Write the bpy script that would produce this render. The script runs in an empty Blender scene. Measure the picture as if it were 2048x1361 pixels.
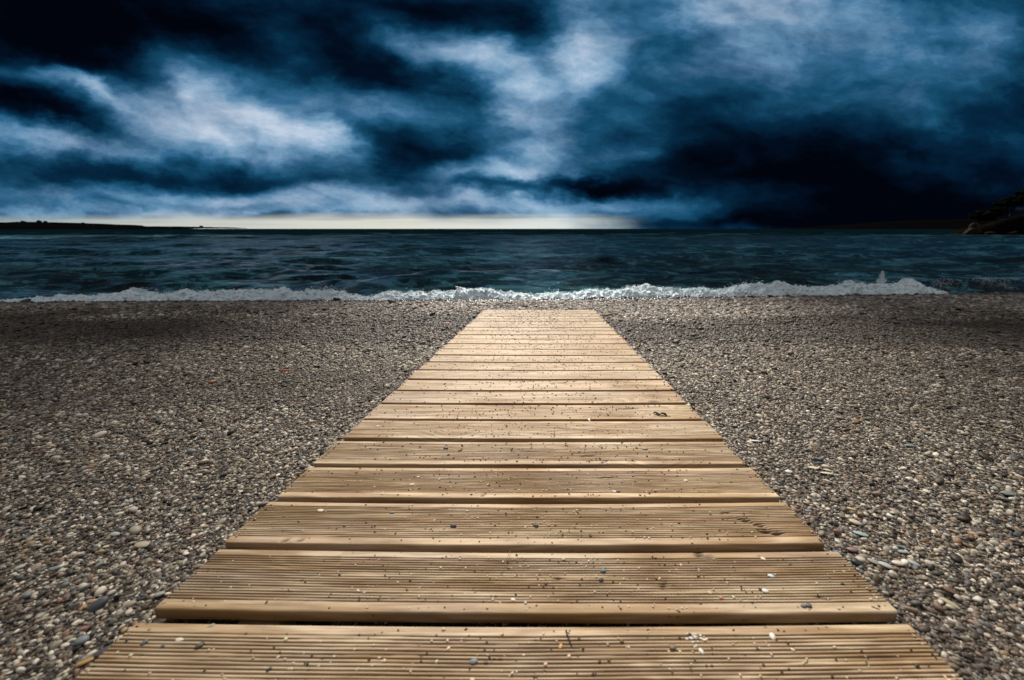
import bpy, math, random
import numpy as np
from mathutils import Vector, Matrix

# ------------------------------------------------------------------ camera, world, sun, exposure
C = bpy.context.scene.collection
scene = bpy.context.scene
rng = np.random.default_rng(7)
random.seed(7)
PITCH = 0.2726
SLOPE = 0.0674          # the beach falls towards the sea
TS = math.tan(SLOPE)

cam_d = bpy.data.cameras.new('camera')
cam = bpy.data.objects.new('camera', cam_d)
C.objects.link(cam)
cam.location = (0, 0, 0.5627)
cam.rotation_euler = (math.pi / 2 - PITCH, 0, 0.0033)
cam_d.sensor_width = 36
cam_d.lens = 36 * 796 / 2048
cam_d.shift_x = -58.2 / 2048
cam_d.clip_start = 0.05
cam_d.clip_end = 60000
cam_d.dof.use_dof = True
cam_d.dof.focus_distance = 1.5
cam_d.dof.aperture_fstop = 3.4
scene.camera = cam

scene.view_settings.view_transform = 'Standard'
scene.view_settings.look = 'None'
scene.view_settings.exposure = 0.3
scene.view_settings.gamma = 1

SUN_EL, SUN_AZ = math.radians(46), math.radians(-6)    # azimuth from +Y (the sea) towards +X
sun_d = bpy.data.lights.new('sun', 'SUN')
sun = bpy.data.objects.new('sun', sun_d)
C.objects.link(sun)
sun_d.energy = 4.8
sun_d.angle = math.radians(0.8)
sun_d.color = (1.0, 0.94, 0.85)
SUN_DIR = Vector((math.sin(SUN_AZ) * math.cos(SUN_EL), math.cos(SUN_AZ) * math.cos(SUN_EL), math.sin(SUN_EL)))
sun.rotation_euler = SUN_DIR.to_track_quat('Z', 'Y').to_euler()


def srgb(r, g, b):
    f = lambda c: (c / 255 / 12.92) if c / 255 <= 0.04045 else ((c / 255 + 0.055) / 1.055) ** 2.4
    return (f(r), f(g), f(b), 1.0)


class NT:
    """small helper to write node trees as expressions"""
    def __init__(s, tree):
        s.t = tree; s.n = tree.nodes; s.l = tree.links
    def put(s, sock, v):
        if isinstance(v, bpy.types.NodeSocket): s.l.new(v, sock)
        else: sock.default_value = v
    def node(s, kind, ins=None, out=0, **props):
        nd = s.n.new(kind)
        for k, v in props.items(): setattr(nd, k, v)
        for k, v in (ins or {}).items(): s.put(nd.inputs[k], v)
        return nd.outputs[out]
    def m(s, op, a, b=0.0, c=None, clamp=False):
        ins = {0: a, 1: b}
        if c is not None: ins[2] = c
        return s.node('ShaderNodeMath', ins, operation=op, use_clamp=clamp)
    def v(s, op, a, b=(0, 0, 0), out=0):
        nd = s.n.new('ShaderNodeVectorMath'); nd.operation = op
        s.put(nd.inputs[0], a)
        if op == 'SCALE': s.put(nd.inputs['Scale'], b)
        else: s.put(nd.inputs[1], b)
        return nd.outputs[1] if op in ('LENGTH', 'DOT_PRODUCT', 'DISTANCE') else nd.outputs[0]
    def xyz(s, x, y, z): return s.node('ShaderNodeCombineXYZ', {0: x, 1: y, 2: z})
    def sep(s, v):
        nd = s.n.new('ShaderNodeSeparateXYZ'); s.put(nd.inputs[0], v); return nd.outputs
    def noise(s, v, scale=1.0, detail=4.0, rough=0.5, dist=0.0, out=0):
        return s.node('ShaderNodeTexNoise', {'Vector': v, 'Scale': scale, 'Detail': detail, 'Roughness': rough, 'Distortion': dist}, out)
    def remap(s, x, a, b, c=0.0, d=1.0, smooth=False):
        return s.node('ShaderNodeMapRange', {0: x, 1: a, 2: b, 3: c, 4: d}, interpolation_type='SMOOTHSTEP' if smooth else 'LINEAR')
    def ramp(s, x, stops, interp='LINEAR'):
        nd = s.n.new('ShaderNodeValToRGB'); s.put(nd.inputs[0], x)
        cr = nd.color_ramp; cr.interpolation = interp
        while len(cr.elements) > 1: cr.elements.remove(cr.elements[-1])
        cr.elements[0].position = stops[0][0]; cr.elements[0].color = stops[0][1]
        for p, c in stops[1:]:
            e = cr.elements.new(p); e.color = c
        return nd.outputs[0]
    def mix(s, f, a, b, blend='MIX'):
        nd = s.n.new('ShaderNodeMix'); nd.data_type = 'RGBA'; nd.blend_type = blend
        s.put(nd.inputs[0], f); s.put(nd.inputs[6], a); s.put(nd.inputs[7], b)
        return nd.outputs[2]


# --- stormy sky: broken cloud seen by direction; u = x/y, v = z/y (sea side), overcast elsewhere
world = bpy.data.worlds.new('World')
scene.world = world
world.use_nodes = True
W = NT(world.node_tree)
for n in list(W.n): W.n.remove(n)
dirv = W.node('ShaderNodeTexCoord', out=0)
dx, dy, dz = W.sep(dirv)
ysafe = W.m('MAXIMUM', dy, 0.12)
u0 = W.m('DIVIDE', dx, ysafe)
v0 = W.m('DIVIDE', dz, ysafe)
uv0 = W.xyz(u0, v0, 0.0)
wn = W.noise(W.xyz(W.m('MULTIPLY', u0, 3.4), W.m('MULTIPLY', v0, 6.5), 0.3), 1.0, 6, 0.62, out=1)
wo = W.v('SUBTRACT', wn, (0.5, 0.5, 0.5))
wo = W.v('MULTIPLY', wo, (0.24, 0.13, 0.0))
uvw = W.v('ADD', uv0, wo)


def pxdir(px, py):
    a = (px - 1082.2) / 796; b = (py - 680.5) / 796
    y = math.cos(PITCH) - b * math.sin(PITCH); z = -math.sin(PITCH) - b * math.cos(PITCH)
    return a / y, z / y

SKY_BASE = 0.345
CLOUDS = [
    (-0.719, 0.2167, 0.591, 0.196, -0.0, 0.07), (0.508, 0.3642, 0.456, 0.1129, -0.0, 0.06), (-0.003, 0.2167, 0.136, 0.1857, -0.0, 0.06), (-1.049, 0.4196, 0.299, 0.1091, -0.0, -0.34),
    (-0.839, 0.3642, 0.217, 0.0752, -0.262, -0.22), (-0.913, 0.4466, 0.254, 0.0536, -0.0, -0.1), (-0.559, 0.4105, 0.193, 0.0457, -0.262, 0.06), (-0.502, 0.3642, 0.228, 0.0705, -0.419, -0.24),
    (-0.193, 0.4421, 0.276, 0.0537, -0.052, -0.26), (-0.376, 0.3261, 0.132, 0.0481, -0.262, -0.16), (-0.024, 0.3829, 0.065, 0.0465, -0.0, -0.12), (-0.243, 0.1908, 0.183, 0.0606, 0.14, -0.36),
    (-0.083, 0.1751, 0.069, 0.0422, -0.0, -0.05), (0.355, 0.2773, 0.167, 0.1291, -0.0, -0.04), (0.414, 0.1539, 0.289, 0.0854, -0.0, -0.12), (0.722, 0.1215, 0.421, 0.087, -0.0, -0.15),
    (1.031, 0.2573, 0.135, 0.1812, -0.0, -0.08), (0.641, 0.2371, 0.294, 0.061, 0.175, 0.08), (0.189, 0.2473, 0.101, 0.0606, -0.0, 0.06), (-0.818, 0.1345, 0.384, 0.0367, -0.035, -0.22),
    (-1.165, 0.2723, 0.145, 0.0418, -0.14, -0.22), (-1.019, 0.2371, 0.09, 0.0305, -0.262, -0.18), (-0.687, 0.2573, 0.258, 0.0753, -0.454, 0.4), (-0.737, 0.2872, 0.067, 0.0394, -0.349, 0.16),
    (-0.614, 0.227, 0.068, 0.0307, -0.349, 0.16), (-0.933, 0.2623, 0.191, 0.04, -0.349, 0.3), (-1.011, 0.3019, 0.066, 0.0176, -0.524, 0.25), (-0.796, 0.3642, 0.13, 0.047, -0.524, 0.16),
    (-1.146, 0.3261, 0.132, 0.0192, -0.087, 0.16), (-1.122, 0.2012, 0.297, 0.0332, -0.14, 0.26), (-0.84, 0.1856, 0.252, 0.0314, -0.087, 0.15), (-0.493, 0.2064, 0.068, 0.031, -0.611, 0.22),
    (-0.328, 0.2573, 0.247, 0.0452, -0.244, 0.34), (-0.505, 0.3453, 0.066, 0.0381, -0.698, 0.05), (-0.208, 0.3782, 0.119, 0.0373, -0.349, 0.4), (-0.09, 0.3261, 0.088, 0.0481, -0.611, 0.22),
    (-0.014, 0.2773, 0.078, 0.0794, -0.0, 0.3), (0.083, 0.4105, 0.075, 0.0822, -0.175, 0.42), (0.096, 0.3453, 0.066, 0.0571, -0.0, 0.2), (-0.003, 0.1431, 0.105, 0.0591, -0.0, 0.34),
    (-0.155, 0.1215, 0.14, 0.0239, -0.0, 0.26), (-0.421, 0.1431, 0.07, 0.043, -0.524, 0.16), (0.217, 0.1592, 0.092, 0.0255, 0.262, 0.2), (0.42, 0.4555, 0.179, 0.0533, -0.0, 0.28),
    (0.555, 0.4105, 0.236, 0.0639, -0.175, 0.16), (0.235, 0.3921, 0.108, 0.0739, -0.0, 0.1), (0.796, 0.4287, 0.16, 0.0542, -0.0, 0.12), (0.948, 0.3829, 0.065, 0.0837, 0.349, 0.16),
    (0.877, 0.3261, 0.088, 0.0385, -0.0, 0.1), (0.511, 0.3453, 0.142, 0.0476, -0.0, 0.1), (-0.927, 0.0719, 0.498, 0.0291, -0.0, 0.28), (-0.335, 0.0719, 0.308, 0.0246, -0.0, 0.28),
    (0.021, 0.0641, 0.19, 0.0225, -0.0, 0.26), (0.259, 0.055, 0.191, 0.0294, -0.0, 0.12), (-0.218, 0.038, 0.838, 0.0182, -0.0, 0.2), (-0.996, 0.038, 0.431, 0.016, -0.0, 0.2),
    (-0.144, 0.0886, 0.094, 0.0177, -0.0, -0.3), (0.045, 0.0941, 0.118, 0.0177, -0.0, -0.34), (0.21, 0.0908, 0.106, 0.0155, -0.0, -0.2), (-0.719, 0.0494, 0.107, 0.0102, -0.0, -0.2),
    (-0.345, 0.0831, 0.071, 0.0111, -0.0, -0.18), (0.434, 0.0886, 0.201, 0.0266, 0.087, 0.1), (0.738, 0.0437, 0.359, 0.0227, -0.0, 0.02), (0.503, 0.0208, 0.361, 0.023, -0.0, -0.06),
    (0.921, 0.0323, 0.3, 0.0458, -0.0, -0.3), (0.788, 0.0886, 0.307, 0.0887, -0.0, -0.1), (0.503, 0.0208, 0.313, 0.0253, -0.0, -0.14), (0.642, 0.1751, 0.276, 0.1161, -0.0, -0.08),
]


uv1 = W.v('ADD', uvw, (0.0, 0.0, 1.0))
acc = None
for (cx, cy, rx, ry, rot, amp) in CLOUDS:
    # each bank of cloud or rift: centre and half-widths as tangents of the viewing direction
    ca, sa = math.cos(rot), math.sin(rot)
    p = W.v('DOT_PRODUCT', uv1, (ca / rx, sa / rx, -(cx * ca + cy * sa) / rx))
    q = W.v('DOT_PRODUCT', uv1, (-sa / ry, ca / ry, (cx * sa - cy * ca) / ry))
    f = W.m('MULTIPLY_ADD', p, W.m('MULTIPLY', p, -1 / 3.2), 1.0)
    f = W.m('MULTIPLY_ADD', q, W.m('MULTIPLY', q, -1 / 3.2), f, clamp=True)
    g = W.m('MULTIPLY', f, f)
    acc = W.m('MULTIPLY', g, amp) if acc is None else W.m('MULTIPLY_ADD', g, amp, acc)
billow = W.xyz(W.m('MULTIPLY', W.m('ADD', u0, W.m('MULTIPLY', v0, 0.5)), 3.6), W.m('MULTIPLY', v0, 8.0), 4.1)
nz1 = W.noise(W.v('ADD', billow, W.v('SCALE', wo, 1.6)), 1.0, 8, 0.64)
nz2 = W.noise(W.v('MULTIPLY', uvw, (11.0, 21.0, 1.0)), 1.0, 6, 0.62)
rid = W.m('ABSOLUTE', W.m('SUBTRACT', W.noise(W.v('MULTIPLY', uvw, (5.0, 9.5, 1.0)), 1.0, 4, 0.55), 0.5))
up1 = W.noise(W.v('ADD', W.v('ADD', billow, W.v('SCALE', wo, 1.6)), (0.10, 0.20, 0.0)), 1.0, 8, 0.64)
fold = W.m('SUBTRACT', up1, nz1)          # crowns of the folds catch light, their undersides are dark
t = W.m('ADD', acc, SKY_BASE)
t = W.m('MULTIPLY_ADD', W.m('SUBTRACT', nz1, 0.5), 0.55, t)
# lumps with soft dark seams between them, and fine wisps, mostly in the lit cloud
lit = W.m('MAXIMUM', W.m('MULTIPLY', t, 1.0), 0.08)
t = W.m('MULTIPLY_ADD', W.m('SUBTRACT', rid, 0.07), W.m('MULTIPLY', lit, 0.6), t)
t = W.m('MULTIPLY_ADD', fold, W.m('MULTIPLY_ADD', lit, -0.55, -0.06), t)
t = W.m('MULTIPLY_ADD', W.m('SUBTRACT', nz2, 0.5), W.m('MULTIPLY', lit, 0.34), t)
t = W.m('MAXIMUM', W.m('MINIMUM', t, 1.0), 0.0)
t = W.m('ADD', W.m('MULTIPLY', t, 0.84), W.m('MULTIPLY', W.remap(t, 0.12, 0.86, smooth=True), 0.14))
front = W.ramp(t, [(0.0, srgb(1, 4, 12)), (0.09, srgb(2, 15, 32)), (0.24, srgb(6, 42, 68)), (0.40, srgb(22, 76, 108)),
                   (0.55, srgb(52, 104, 142)), (0.70, srgb(98, 142, 176)), (0.86, srgb(146, 178, 206)), (1.0, srgb(200, 214, 232))])
grey = W.noise(W.v('MULTIPLY', uvw, (3.0, 7.0, 1.0)), 1.0, 3, 0.5)
front = W.mix(W.m('MULTIPLY', W.remap(grey, 0.45, 0.65, 0.0, 0.55), W.remap(t, 0.25, 0.6)), front, W.ramp(t, [(0.0, srgb(6, 10, 18)), (0.4, srgb(42, 64, 88)), (0.7, srgb(108, 134, 164)), (1.0, srgb(190, 200, 216))]))
# the clear strip under the cloud base, on the left two thirds of the horizon
strip_top = W.m('ADD', W.m('MULTIPLY', W.m('SUBTRACT', W.noise(W.xyz(W.m('MULTIPLY', u0, 5.0), W.m('MULTIPLY', v0, 20.0), 9.0), 1.0, 4), 0.5), 0.022), 0.029)
sm = W.remap(W.m('SUBTRACT', v0, strip_top), -0.014, 0.011, 1.0, 0.0, smooth=True)
streaks = W.noise(W.xyz(W.m('MULTIPLY', u0, 3.0), W.m('MULTIPLY', v0, 85.0), 2.0), 1.0, 4, 0.55)
sm = W.m('MULTIPLY', sm, W.m('SUBTRACT', 1.0, W.m('MULTIPLY', W.remap(streaks, 0.42, 0.66, 0.0, 0.40), W.remap(v0, 0.004, 0.026))))
side = W.remap(W.m('MULTIPLY_ADD', W.m('SUBTRACT', nz1, 0.5), 0.35, u0), -0.02, 0.28, 1.0, 0.0, smooth=True)
sm = W.m('MULTIPLY', sm, side)
strip_col = W.ramp(W.remap(u0, -1.4, 0.3), [(0.0, srgb(160, 176, 180)), (0.3, srgb(196, 200, 194)), (0.62, srgb(220, 220, 208)), (0.85, srgb(222, 228, 224)), (1.0, srgb(150, 185, 205))])
front = W.mix(sm, front, strip_col)
# overhead and behind the camera: the bright overcast the beach is lit by, over a plain daylight sky
nish = W.n.new('ShaderNodeTexSky'); nish.sky_type = 'NISHITA'; nish.sun_disc = False
nish.sun_elevation = SUN_EL; nish.sun_rotation = SUN_AZ
ncol = W.v('SCALE', nish.outputs[0], 0.05)
bn = W.noise(dirv, 2.2, 6, 0.55, 0.4)
over = W.ramp(bn, [(0.3, (0.20, 0.22, 0.26, 1)), (0.5, (0.46, 0.45, 0.43, 1)), (0.72, (0.80, 0.76, 0.70, 1))])
over = W.mix(0.12, over, ncol)
# the cloud is thin overhead and heavy towards the horizon
over = W.v('MULTIPLY', over, W.xyz(*[W.remap(dz, 0.25, 0.85, lo, 1.3, smooth=True) for lo in (0.10, 0.12, 0.15)]))
kf = W.m('MULTIPLY', W.remap(dy, 0.15, 0.40, smooth=True), W.remap(v0, 0.55, 1.0, 1.0, 0.0, smooth=True))
skycol = W.mix(kf, W.v('SCALE', over, 0.60), W.v('SCALE', front, 0.82))
bg = W.n.new('ShaderNodeBackground'); W.put(bg.inputs[0], skycol); bg.inputs[1].default_value = 1.0
wo_ = W.n.new('ShaderNodeOutputWorld'); W.l.new(bg.outputs[0], wo_.inputs[0])
world.cycles.sampling_method = 'MANUAL'
world.cycles.sample_map_resolution = 512

# ------------------------------------------------------------------ helpers
def new_mat(name):
    m = bpy.data.materials.new(name); m.use_nodes = True
    nt = NT(m.node_tree)
    for n in list(nt.n): nt.n.remove(n)
    b = nt.n.new('ShaderNodeBsdfPrincipled')
    o = nt.n.new('ShaderNodeOutputMaterial'); nt.l.new(b.outputs[0], o.inputs[0])
    return m, nt, b


def bump(nt, b, h, strength, dist):
    n = nt.n.new('ShaderNodeBump'); n.inputs['Strength'].default_value = strength; n.inputs['Distance'].default_value = dist
    nt.put(n.inputs['Height'], h); nt.l.new(n.outputs[0], b.inputs['Normal'])


_tab = np.random.default_rng(3).random((16, 256, 256))


def vnoise(x, y, seed=0):
    x = np.asarray(x, float); y = np.asarray(y, float)
    xi = np.floor(x).astype(int); yi = np.floor(y).astype(int)
    fx = x - xi; fy = y - yi
    fx = fx * fx * (3 - 2 * fx); fy = fy * fy * (3 - 2 * fy)
    t = _tab[seed % 16]
    a = t[xi & 255, yi & 255]; b = t[(xi + 1) & 255, yi & 255]
    c = t[xi & 255, (yi + 1) & 255]; d = t[(xi + 1) & 255, (yi + 1) & 255]
    return (a + (b - a) * fx) * (1 - fy) + (c + (d - c) * fx) * fy


def fbm(x, y, seed=0, octv=4, gain=0.5):
    s = 0; a = 1; tot = 0
    for k in range(octv):
        s = s + a * vnoise(x * 2 ** k + 17.3 * k, y * 2 ** k + 5.1 * k, seed + k); tot += a; a *= gain
    return s / tot - 0.5


def mesh_obj(name, verts, faces, mat=None, parent=None, smooth=True):
    me = bpy.data.meshes.new(name)
    verts = np.asarray(verts, np.float32)
    me.vertices.add(len(verts)); me.vertices.foreach_set('co', verts.ravel())
    if isinstance(faces, np.ndarray):
        n, k = faces.shape
        me.loops.add(n * k); me.loops.foreach_set('vertex_index', faces.ravel().astype(np.int32))
        me.polygons.add(n); me.polygons.foreach_set('loop_start', np.arange(0, n * k, k, dtype=np.int32))
        me.polygons.foreach_set('loop_total', np.full(n, k, np.int32))
    elif faces:
        fl = [i for f in faces for i in f]; tot = [len(f) for f in faces]
        me.loops.add(len(fl)); me.loops.foreach_set('vertex_index', fl)
        me.polygons.add(len(faces)); me.polygons.foreach_set('loop_start', np.concatenate([[0], np.cumsum(tot)[:-1]]).astype(np.int32))
        me.polygons.foreach_set('loop_total', tot)
    me.update(calc_edges=True); me.validate()
    if smooth: me.polygons.foreach_set('use_smooth', [True] * len(me.polygons))
    if mat: me.materials.append(mat)
    o = bpy.data.objects.new(name, me); C.objects.link(o)
    if parent: o.parent = parent
    return o


def grid_faces(nr, nc):
    i = np.arange(nr - 1)[:, None] * nc + np.arange(nc - 1)[None, :]
    i = i.ravel()
    return np.stack([i, i + 1, i + nc + 1, i + nc], 1)


def tag(o, label=None, cat=None, group=None, kind=None):
    if label: o['label'] = label
    if cat: o['category'] = cat
    if group: o['group'] = group
    if kind: o['kind'] = kind
    return o


def empty(name, loc=(0, 0, 0)):
    o = bpy.data.objects.new(name, None); C.objects.link(o); o.location = loc; o.empty_display_size = 0.2
    return o


def ico(sub):
    import bmesh
    bm = bmesh.new(); bmesh.ops.create_icosphere(bm, subdivisions=sub, radius=1.0)
    v = np.array([x.co[:] for x in bm.verts]); f = np.array([[q.index for q in p.verts] for p in bm.faces]); bm.free()
    return v, f


ICO1, ICO2, ICO3 = ico(1), ico(2), ico(3)


def pebble_verts(r, base=ICO2, amount=0.3, angular=False):
    v = base[0].copy()
    for k in range(5):
        d = r.normal(size=3); d /= np.linalg.norm(d)
        v = v * (1 + amount * r.uniform(-0.5, 0.5) * (v @ d)[:, None] * (1 if k % 2 else 0.6))
    if angular:
        for k in range(7):
            d = r.normal(size=3); d /= np.linalg.norm(d)
            h = r.uniform(0.55, 0.85); s = v @ d
            v = v - np.maximum(s - h, 0)[:, None] * d * 0.9
    return v


def zbeach(x, y):
    """surface of the beach"""
    x = np.asarray(x, float); y = np.asarray(y, float)
    z = -TS * y - 0.021
    yc = crest(x)
    z = np.where(y > yc, -TS * yc - 0.021 - 0.30 * (y - yc), z)
    z = z + 0.02 * fbm(x * 0.7, y * 0.7, 1, 3) * np.clip((np.abs(x + 0.03) - 0.62) * 2, 0, 1) * np.clip((yc - y) * 2, 0, 1)
    # swept low bank beside the boards towards the water
    z = z + 0.012 * np.exp(-((y - yc + 0.55) / 0.35) ** 2)
    inb = (np.abs(x + 0.032) < 0.585) & (y < 4.29) & (y > -0.45)
    z = np.where(inb, z - 0.045, z)
    return z


def crest(x):
    x = np.asarray(x, float)
    c = np.interp(x, [-60, -7, 0, 7.8, 20, 60], [4.9, 5.09, 5.50, 6.47, 8.5, 15])
    return c + 0.10 * fbm(x * 0.5, x * 0 + 3, 5, 3) + 0.05 * fbm(x * 3, x * 0 + 9, 6, 2)


SEA = -TS * 5.5 - 0.021 - 0.11
print('sea level', SEA)

# ------------------------------------------------------------------ materials
# gravel sheet under the loose stones
M_SAND, nt, b = new_mat('damp_grit')
P = nt.node('ShaderNodeTexCoord', out=3)
vo = nt.n.new('ShaderNodeTexVoronoi'); nt.put(vo.inputs['Vector'], P); vo.inputs['Scale'].default_value = 130
vc = nt.sep(vo.outputs['Color'])
col = nt.ramp(vc[0], [(0, (0.020, 0.015, 0.011, 1)), (0.5, (0.04, 0.03, 0.022, 1)), (0.8, (0.075, 0.06, 0.047, 1)), (1.0, (0.16, 0.14, 0.115, 1))])
big = nt.noise(P, 0.9, 4, 0.55)
col = nt.mix(nt.remap(big, 0.35, 0.65, 0.55, 0.0), col, (0.03, 0.022, 0.016, 1))
nt.put(b.inputs['Base Color'], col); b.inputs['Roughness'].default_value = 0.8
bump(nt, b, vo.outputs['Distance'], 0.8, 0.004)

PALETTE = [(0.00, srgb(74, 64, 54)), (0.12, srgb(48, 40, 33)), (0.24, srgb(136, 123, 106)), (0.35, srgb(98, 89, 78)),
           (0.45, srgb(162, 151, 135)), (0.54, srgb(112, 99, 82)), (0.63, srgb(196, 187, 172)), (0.70, srgb(86, 86, 84)),
           (0.76, srgb(140, 114, 92)), (0.81, srgb(124, 126, 122)), (0.85, srgb(218, 206, 186)), (0.915, srgb(72, 76, 82)),
           (0.94, srgb(144, 106, 82)), (0.96, srgb(170, 140, 96)), (0.972, srgb(236, 228, 212)), (0.99, srgb(106, 76, 64))]


def stone_material(name, use_color):
    m, nt, b = new_mat(name)
    oi = nt.n.new('ShaderNodeObjectInfo')
    P = nt.node('ShaderNodeTexCoord', out=3)
    loc = nt.v('SCALE', oi.outputs['Location'], 7.0)
    if use_color:
        col = oi.outputs['Color']
    else:
        col = nt.ramp(oi.outputs['Random'], PALETTE, 'CONSTANT')
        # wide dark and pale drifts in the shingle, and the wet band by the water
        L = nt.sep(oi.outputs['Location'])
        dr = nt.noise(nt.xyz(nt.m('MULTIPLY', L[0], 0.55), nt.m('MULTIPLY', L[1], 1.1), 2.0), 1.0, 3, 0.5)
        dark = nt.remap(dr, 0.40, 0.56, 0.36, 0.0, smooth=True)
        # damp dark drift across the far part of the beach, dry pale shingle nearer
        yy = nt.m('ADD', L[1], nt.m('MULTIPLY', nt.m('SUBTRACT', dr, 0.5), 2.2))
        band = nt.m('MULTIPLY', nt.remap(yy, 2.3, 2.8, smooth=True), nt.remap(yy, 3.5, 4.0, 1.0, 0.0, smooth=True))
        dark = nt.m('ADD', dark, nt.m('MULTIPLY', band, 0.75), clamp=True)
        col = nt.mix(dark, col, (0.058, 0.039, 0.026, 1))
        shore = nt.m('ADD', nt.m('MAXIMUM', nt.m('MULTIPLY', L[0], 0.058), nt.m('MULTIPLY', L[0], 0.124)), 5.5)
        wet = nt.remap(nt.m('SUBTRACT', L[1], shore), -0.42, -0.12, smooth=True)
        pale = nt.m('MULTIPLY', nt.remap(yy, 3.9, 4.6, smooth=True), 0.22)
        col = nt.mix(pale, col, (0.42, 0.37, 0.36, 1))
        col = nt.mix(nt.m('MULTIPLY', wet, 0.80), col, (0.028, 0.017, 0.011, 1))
    mot = nt.noise(nt.v('ADD', P, loc), 60.0, 4, 0.6)
    col = nt.mix(nt.remap(mot, 0.3, 0.7, 0.0, 0.35), col, (0.5, 0.48, 0.44, 1), 'SOFT_LIGHT')
    vein = nt.noise(nt.v('ADD', P, loc), 25.0, 2, 0.5, 1.5)
    k = nt.m('MULTIPLY', nt.remap(nt.m('ABSOLUTE', nt.m('SUBTRACT', vein, 0.5)), 0.0, 0.02, 1.0, 0.0), nt.remap(oi.outputs['Random'], 0.70, 0.72, 0.0, 0.35))
    col = nt.mix(k, col, (0.6, 0.58, 0.55, 1))
    nt.put(b.inputs['Base Color'], col)
    rgh = nt.remap(mot, 0.3, 0.7, 0.42, 0.7)
    if not use_color: rgh = nt.m('MULTIPLY', rgh, nt.remap(wet, 0.0, 1.0, 1.0, 0.35))
    nt.put(b.inputs['Roughness'], rgh)
    bump(nt, b, mot, 0.25, 0.001)
    return m


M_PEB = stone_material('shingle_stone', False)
M_STONE = stone_material('single_stone', True)


def wood_material(name, tone=0.0, dark=1.0):
    m, nt, b = new_mat(name)
    oi = nt.n.new('ShaderNodeObjectInfo')
    P = nt.node('ShaderNodeTexCoord', out=3)
    rnd = oi.outputs['Random']
    Q = nt.v('ADD', P, nt.xyz(nt.m('MULTIPLY', rnd, 37.0), nt.m('MULTIPLY', rnd, 91.0), nt.m('MULTIPLY', rnd, 13.0)))
    # sawn figure: rings distorted along the board
    dist = nt.noise(nt.v('MULTIPLY', Q, (2.2, 9.0, 9.0)), 1.0, 3, 0.5)
    # knots
    vo = nt.n.new('ShaderNodeTexVoronoi'); nt.put(vo.inputs['Vector'], nt.v('MULTIPLY', Q, (3.0, 6.5, 0.0))); vo.inputs['Scale'].default_value = 1.0
    kd = nt.m('ADD', vo.outputs['Distance'], nt.remap(nt.sep(vo.outputs['Color'])[0], 0.60, 0.62, 1.0, 0.0))
    pull = nt.remap(kd, 0.0, 0.42, 1.0, 0.0, smooth=True)
    rings = nt.m('ADD', nt.m('MULTIPLY', nt.sep(Q)[1], 85.0), nt.m('ADD', nt.m('MULTIPLY', nt.sep(Q)[2], 150.0), nt.m('ADD', nt.m('MULTIPLY', dist, 16.0), nt.m('MULTIPLY', pull, 9.0))))
    rs = nt.remap(nt.m('SINE', nt.m('MULTIPLY', rings, 2.4)), -1, 1)
    fine = nt.noise(nt.v('MULTIPLY', Q, (9.0, 420.0, 420.0)), 1.0, 4, 0.6, 0.2)
    streak = nt.noise(nt.v('MULTIPLY', Q, (3.0, 55.0, 55.0)), 1.0, 5, 0.6, 0.4)
    blot = nt.noise(nt.v('MULTIPLY', Q, (3.5, 7.0, 7.0)), 1.0, 4, 0.55)
    base = nt.ramp(nt.m('ADD', nt.m('MULTIPLY', streak, 0.62), nt.m('MULTIPLY', blot, 0.42)),
                   [(0.38, (0.17, 0.09, 0.035, 1)), (0.46, (0.38, 0.24, 0.115, 1)), (0.53, (0.59, 0.43, 0.265, 1)), (0.61, (0.75, 0.60, 0.40, 1))])
    # weathered greyish pale wear and ochre stain
    w1 = nt.remap(nt.noise(nt.v('MULTIPLY', Q, (2.0, 10.0, 4.0)), 1.0, 4, 0.6), 0.48, 0.66, 0.0, 0.55)
    base = nt.mix(w1, base, (0.66, 0.54, 0.42, 1))
    w2 = nt.remap(nt.noise(nt.v('MULTIPLY', nt.v('ADD', Q, (5.0, 3.0, 1.0)), (2.4, 16.0, 6.0)), 1.0, 4, 0.6), 0.50, 0.64, 0.0, 0.60)
    base = nt.mix(w2, base, (0.36, 0.215, 0.065, 1))
    base = nt.mix(nt.m('MULTIPLY', nt.m('SUBTRACT', 1.0, rs), 0.42), base, (0.23, 0.13, 0.06, 1))
    base = nt.mix(nt.remap(fine, 0.50, 0.70, 0.0, 0.62), base, (0.20, 0.125, 0.07, 1))
    base = nt.mix(nt.remap(rnd, 0.0, 1.0, 0.0, 0.28), base, (0.44, 0.30, 0.155, 1))
    base = nt.mix(nt.remap(kd, 0.03, 0.095, 0.85, 0.0, smooth=True), base, (0.085, 0.05, 0.028, 1))
    tone_ = nt.remap(nt.node('ShaderNodeTexWhiteNoise', {1: nt.m('MULTIPLY', rnd, 771.0)}, 0, noise_dimensions='1D'), 0.0, 1.0, 0.90, 1.10)
    base = nt.mix(1.0, base, nt.xyz(tone_, tone_, nt.m('MULTIPLY', tone_, 1.02)), 'MULTIPLY')
    # speckle of dirt
    sp = nt.n.new('ShaderNodeTexVoronoi'); nt.put(sp.inputs['Vector'], Q); sp.inputs['Scale'].default_value = 75
    spk = nt.m('MULTIPLY', nt.remap(sp.outputs['Distance'], 0.10, 0.20, 1.0, 0.0), nt.remap(nt.sep(sp.outputs['Color'])[0], 0.88, 0.90, 0.0, 0.8))
    base = nt.mix(spk, base, (0.045, 0.03, 0.02, 1))
    # brown dirt settled in the grooves, and shade painted on the front faces (object z: the crown of the board is at zero)
    z = nt.node('ShaderNodeAttribute', {}, 2, attribute_name='dirt_shade')
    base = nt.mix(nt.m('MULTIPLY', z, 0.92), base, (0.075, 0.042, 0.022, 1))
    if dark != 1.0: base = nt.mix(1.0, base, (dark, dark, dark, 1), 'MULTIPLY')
    nt.put(b.inputs['Base Color'], base)
    nt.put(b.inputs['Roughness'], nt.remap(streak, 0.3, 0.7, 0.50, 0.68))
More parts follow.
